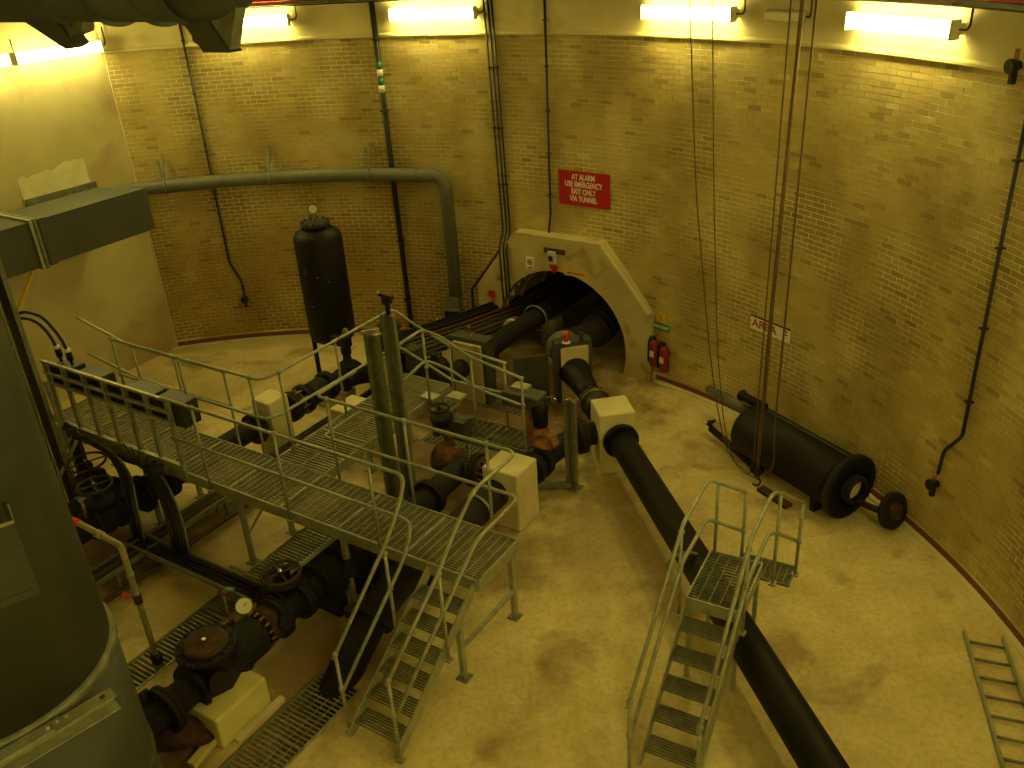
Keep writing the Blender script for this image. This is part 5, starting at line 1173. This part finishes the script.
# horizontal vessel lying on the right
h0 = Vector((3.47, 11.36, .48)); h1 = Vector((4.36, 9.66, .48)); hd = (h1 - h0).normalized(); hs = Vector((hd.y, -hd.x, 0))
root = thing('surge_vessel', 'black cylindrical vessel lying on its side against the right wall', 'vessel', (h0 + h1) / 2 - eZ * .48)
mb = MB(); mb.lathe(h0, hd, [(0, .25), (.03, .36), (.08, .39), ((h1 - h0).length, .39)], 40); mb.build('shell', 'black_paint', root)
Lh = (h1 - h0).length
mb = MB(); mb.lathe(h0, hd, [(Lh - .06, .39), (Lh - .05, .46), (Lh + .03, .46), (Lh + .03, .40)], 40); mb.bolts(h0 + hd * (Lh - .01), hd, .43, 20, .016, .06); mb.build('end_flange', 'black_iron', root)
mb = MB(); mb.bar(h0 + hd * .3 + eZ * .385 - hs * .07, h0 + hd * (Lh - .1) + eZ * .385 - hs * .07, .03, .014); mb.build('seam', 'dark_steel', root)
mb = MB()
o_ = h0 + hd * (Lh + .031); mb.lathe(o_, hd, [(0, .42), (.0, .18), (-.12, .17)], 32, False); mb.build('end_face', 'black_paint', root)
mb = MB(); mb.lathe(o_ + hd * .0, hd, [(0, .20), (.10, .20), (.11, .14)], 28, False); mb.build('nozzle', 'black_iron', root)
mb = MB(); mb.lathe(o_ + hd * .01, hd, [(0, .15), (.02, .15)], 24); mb.build('nozzle_plug', 'yellow_concrete', root)
for t_ in (.45, 1.6):
    mb = MB(); mb.box(h0 + hd * t_ - eZ * .26, hs, hd, eZ, .3, .04, .2); mb.build('saddle', 'black_iron', root)
mb = MB(); mb.box(h0 + hd * 1.45 - hs * .385 - eZ * .06, hd, hs, eZ, .05, .006, .04); mb.build('name_plate', 'galvanised_dark', root)
mb = MB(); mb.cyl(Vector((3.17, 12.58, .50)), Vector((3.60, 11.35, .66)), .075, 16); tag(mb.build('stub_pipe', 'grey_pipe'), 'grey pipe end running in behind the lying vessel', 'pipe')
mb = MB(); mb.lathe(Vector((3.43, 11.68, .85)), hd, [(0, .085), (.04, .085), (.045, .07), (.5, .07)], 18); tag(mb.build('stub_pipe', 'black_paint'), 'short black pipe stub on top of the far end of the lying vessel', 'pipe')
root = thing('skid_pipe', 'thin black pole with a hooked end lying along the near side of the lying vessel', 'pole', Vector((3.1, 11.95, 0)))
mb = MB(); mb.cyl(Vector((3.06, 11.91, .16)), Vector((3.52, 10.74, .08)), .055, 12); mb.build('pole', 'black_paint', root)
mb = MB(); mb.bar(Vector((3.06, 11.90, .16)), Vector((3.04, 11.95, .28)), .05, .05); mb.bar(Vector((2.99, 11.88, .25)), Vector((3.13, 11.96, .27)), .035, .035); mb.build('hook', 'black_iron', root)
mb = MB(); mb.bar(Vector((3.42, 10.40, .03)), Vector((3.68, 9.92, .03)), .13, .05); tag(mb.build('floor_plate', 'rust'), 'short brown metal plate on the floor in front of the lying vessel', 'plate')
# loose blank flange on the wall foot
root = thing('blank_flange', 'rusty round blank flange leaning at the foot of the right wall', 'flange', Vector((4.84, 9.30, 0)))
bd = Vector((.45, -.82, .25)).normalized(); bc_ = Vector((4.84, 9.36, .27))
mb = MB(); mb.lathe(bc_ - bd * .03, bd, [(0, .25), (.06, .25), (.065, .21)], 28); mb.bolts(bc_, bd, .185, 10, .018, .035); mb.build('disc', 'black_iron', root)
mb = MB(); mb.lathe(bc_ + bd * .03, bd, [(0, .12), (.05, .11), (.06, .03)], 20); mb.build('hub', 'rust', root)
mb = MB(); mb.cyl(Vector((4.56, 9.78, .14)), Vector((4.80, 9.38, .20)), .045, 12); tag(mb.build('branch_pipe', 'rust'), 'short rusty pipe joining the blank flange towards the lying vessel', 'pipe')

# ================================================================== HOIST CHAINS AND CORDS
hx = Vector((3.28, 10.15, 0))
root = thing('hoist_cable', 'thick brown hoist cable hanging straight down in front of the right wall', 'cable', hx + eZ * .45)
mb = MB(); mb.tube([hx + eZ * .52, hx + eZ * 3 + Vector((.01, 0, 0)), hx + eZ * 8.25 + Vector((.09, 0, 0))], .026, 8); mb.build('cable', 'chain_steel', root)
mb = MB(); mb.lathe(hx + eZ * .40, eZ, [(0, .03), (.03, .05), (.12, .05), (.14, .03)], 12); mb.tube([hx + eZ * .41, hx + eZ * .34 + Vector((.05, 0, 0)), hx + eZ * .27 + Vector((.05, 0, 0)), hx + eZ * .24, hx + eZ * .28 - Vector((.05, 0, 0))], .014, 8, .03); mb.build('hook', 'black_iron', root)
def cord(label, pts, r=.008, name='hand_chain', m_='rope_brown', cat='chain'):
    mb = MB(); mb.tube(pts, r, 6, .4, nb=8); return tag(mb.build(name, m_), label, cat)
hb = hx + Vector((-.12, -.05, 0)); hb2 = hx + Vector((.17, -.02, 0))
cord('thin hand chain just left of the thick hoist cable', [hx + Vector((-.06, 0, 8.2)), hx + Vector((-.07, 0, .9)), hx + Vector((-.05, 0, .62))], .010)
cord('thin hand chain just right of the thick hoist cable', [hx + Vector((.22, 0, 8.2)), hx + Vector((.18, 0, 1.05)), hx + Vector((.22, -.02, .55)), hx + Vector((.12, -.02, .42))], .013)
cord('left of the two thin pull cords hanging below a strip lamp', [Vector((2.36, 11.7, 8.25)), Vector((2.48, 11.7, 6.1)), Vector((2.63, 11.7, 4.0)), Vector((2.91, 11.7, 1.7)), Vector((3.02, 11.5, .8)), Vector((3.06, 10.9, .28)), Vector((3.22, 10.3, .35))], .009, 'pull_cord', cat='cord')
cord('right of the two thin pull cords hanging below a strip lamp', [Vector((2.66, 11.7, 8.25)), Vector((2.76, 11.7, 6.0)), Vector((2.87, 11.7, 4.0)), Vector((3.03, 11.7, 1.7)), Vector((3.08, 11.3, .62)), Vector((3.12, 10.7, .2)), Vector((3.34, 10.2, .30))], .008, 'pull_cord', cat='cord')
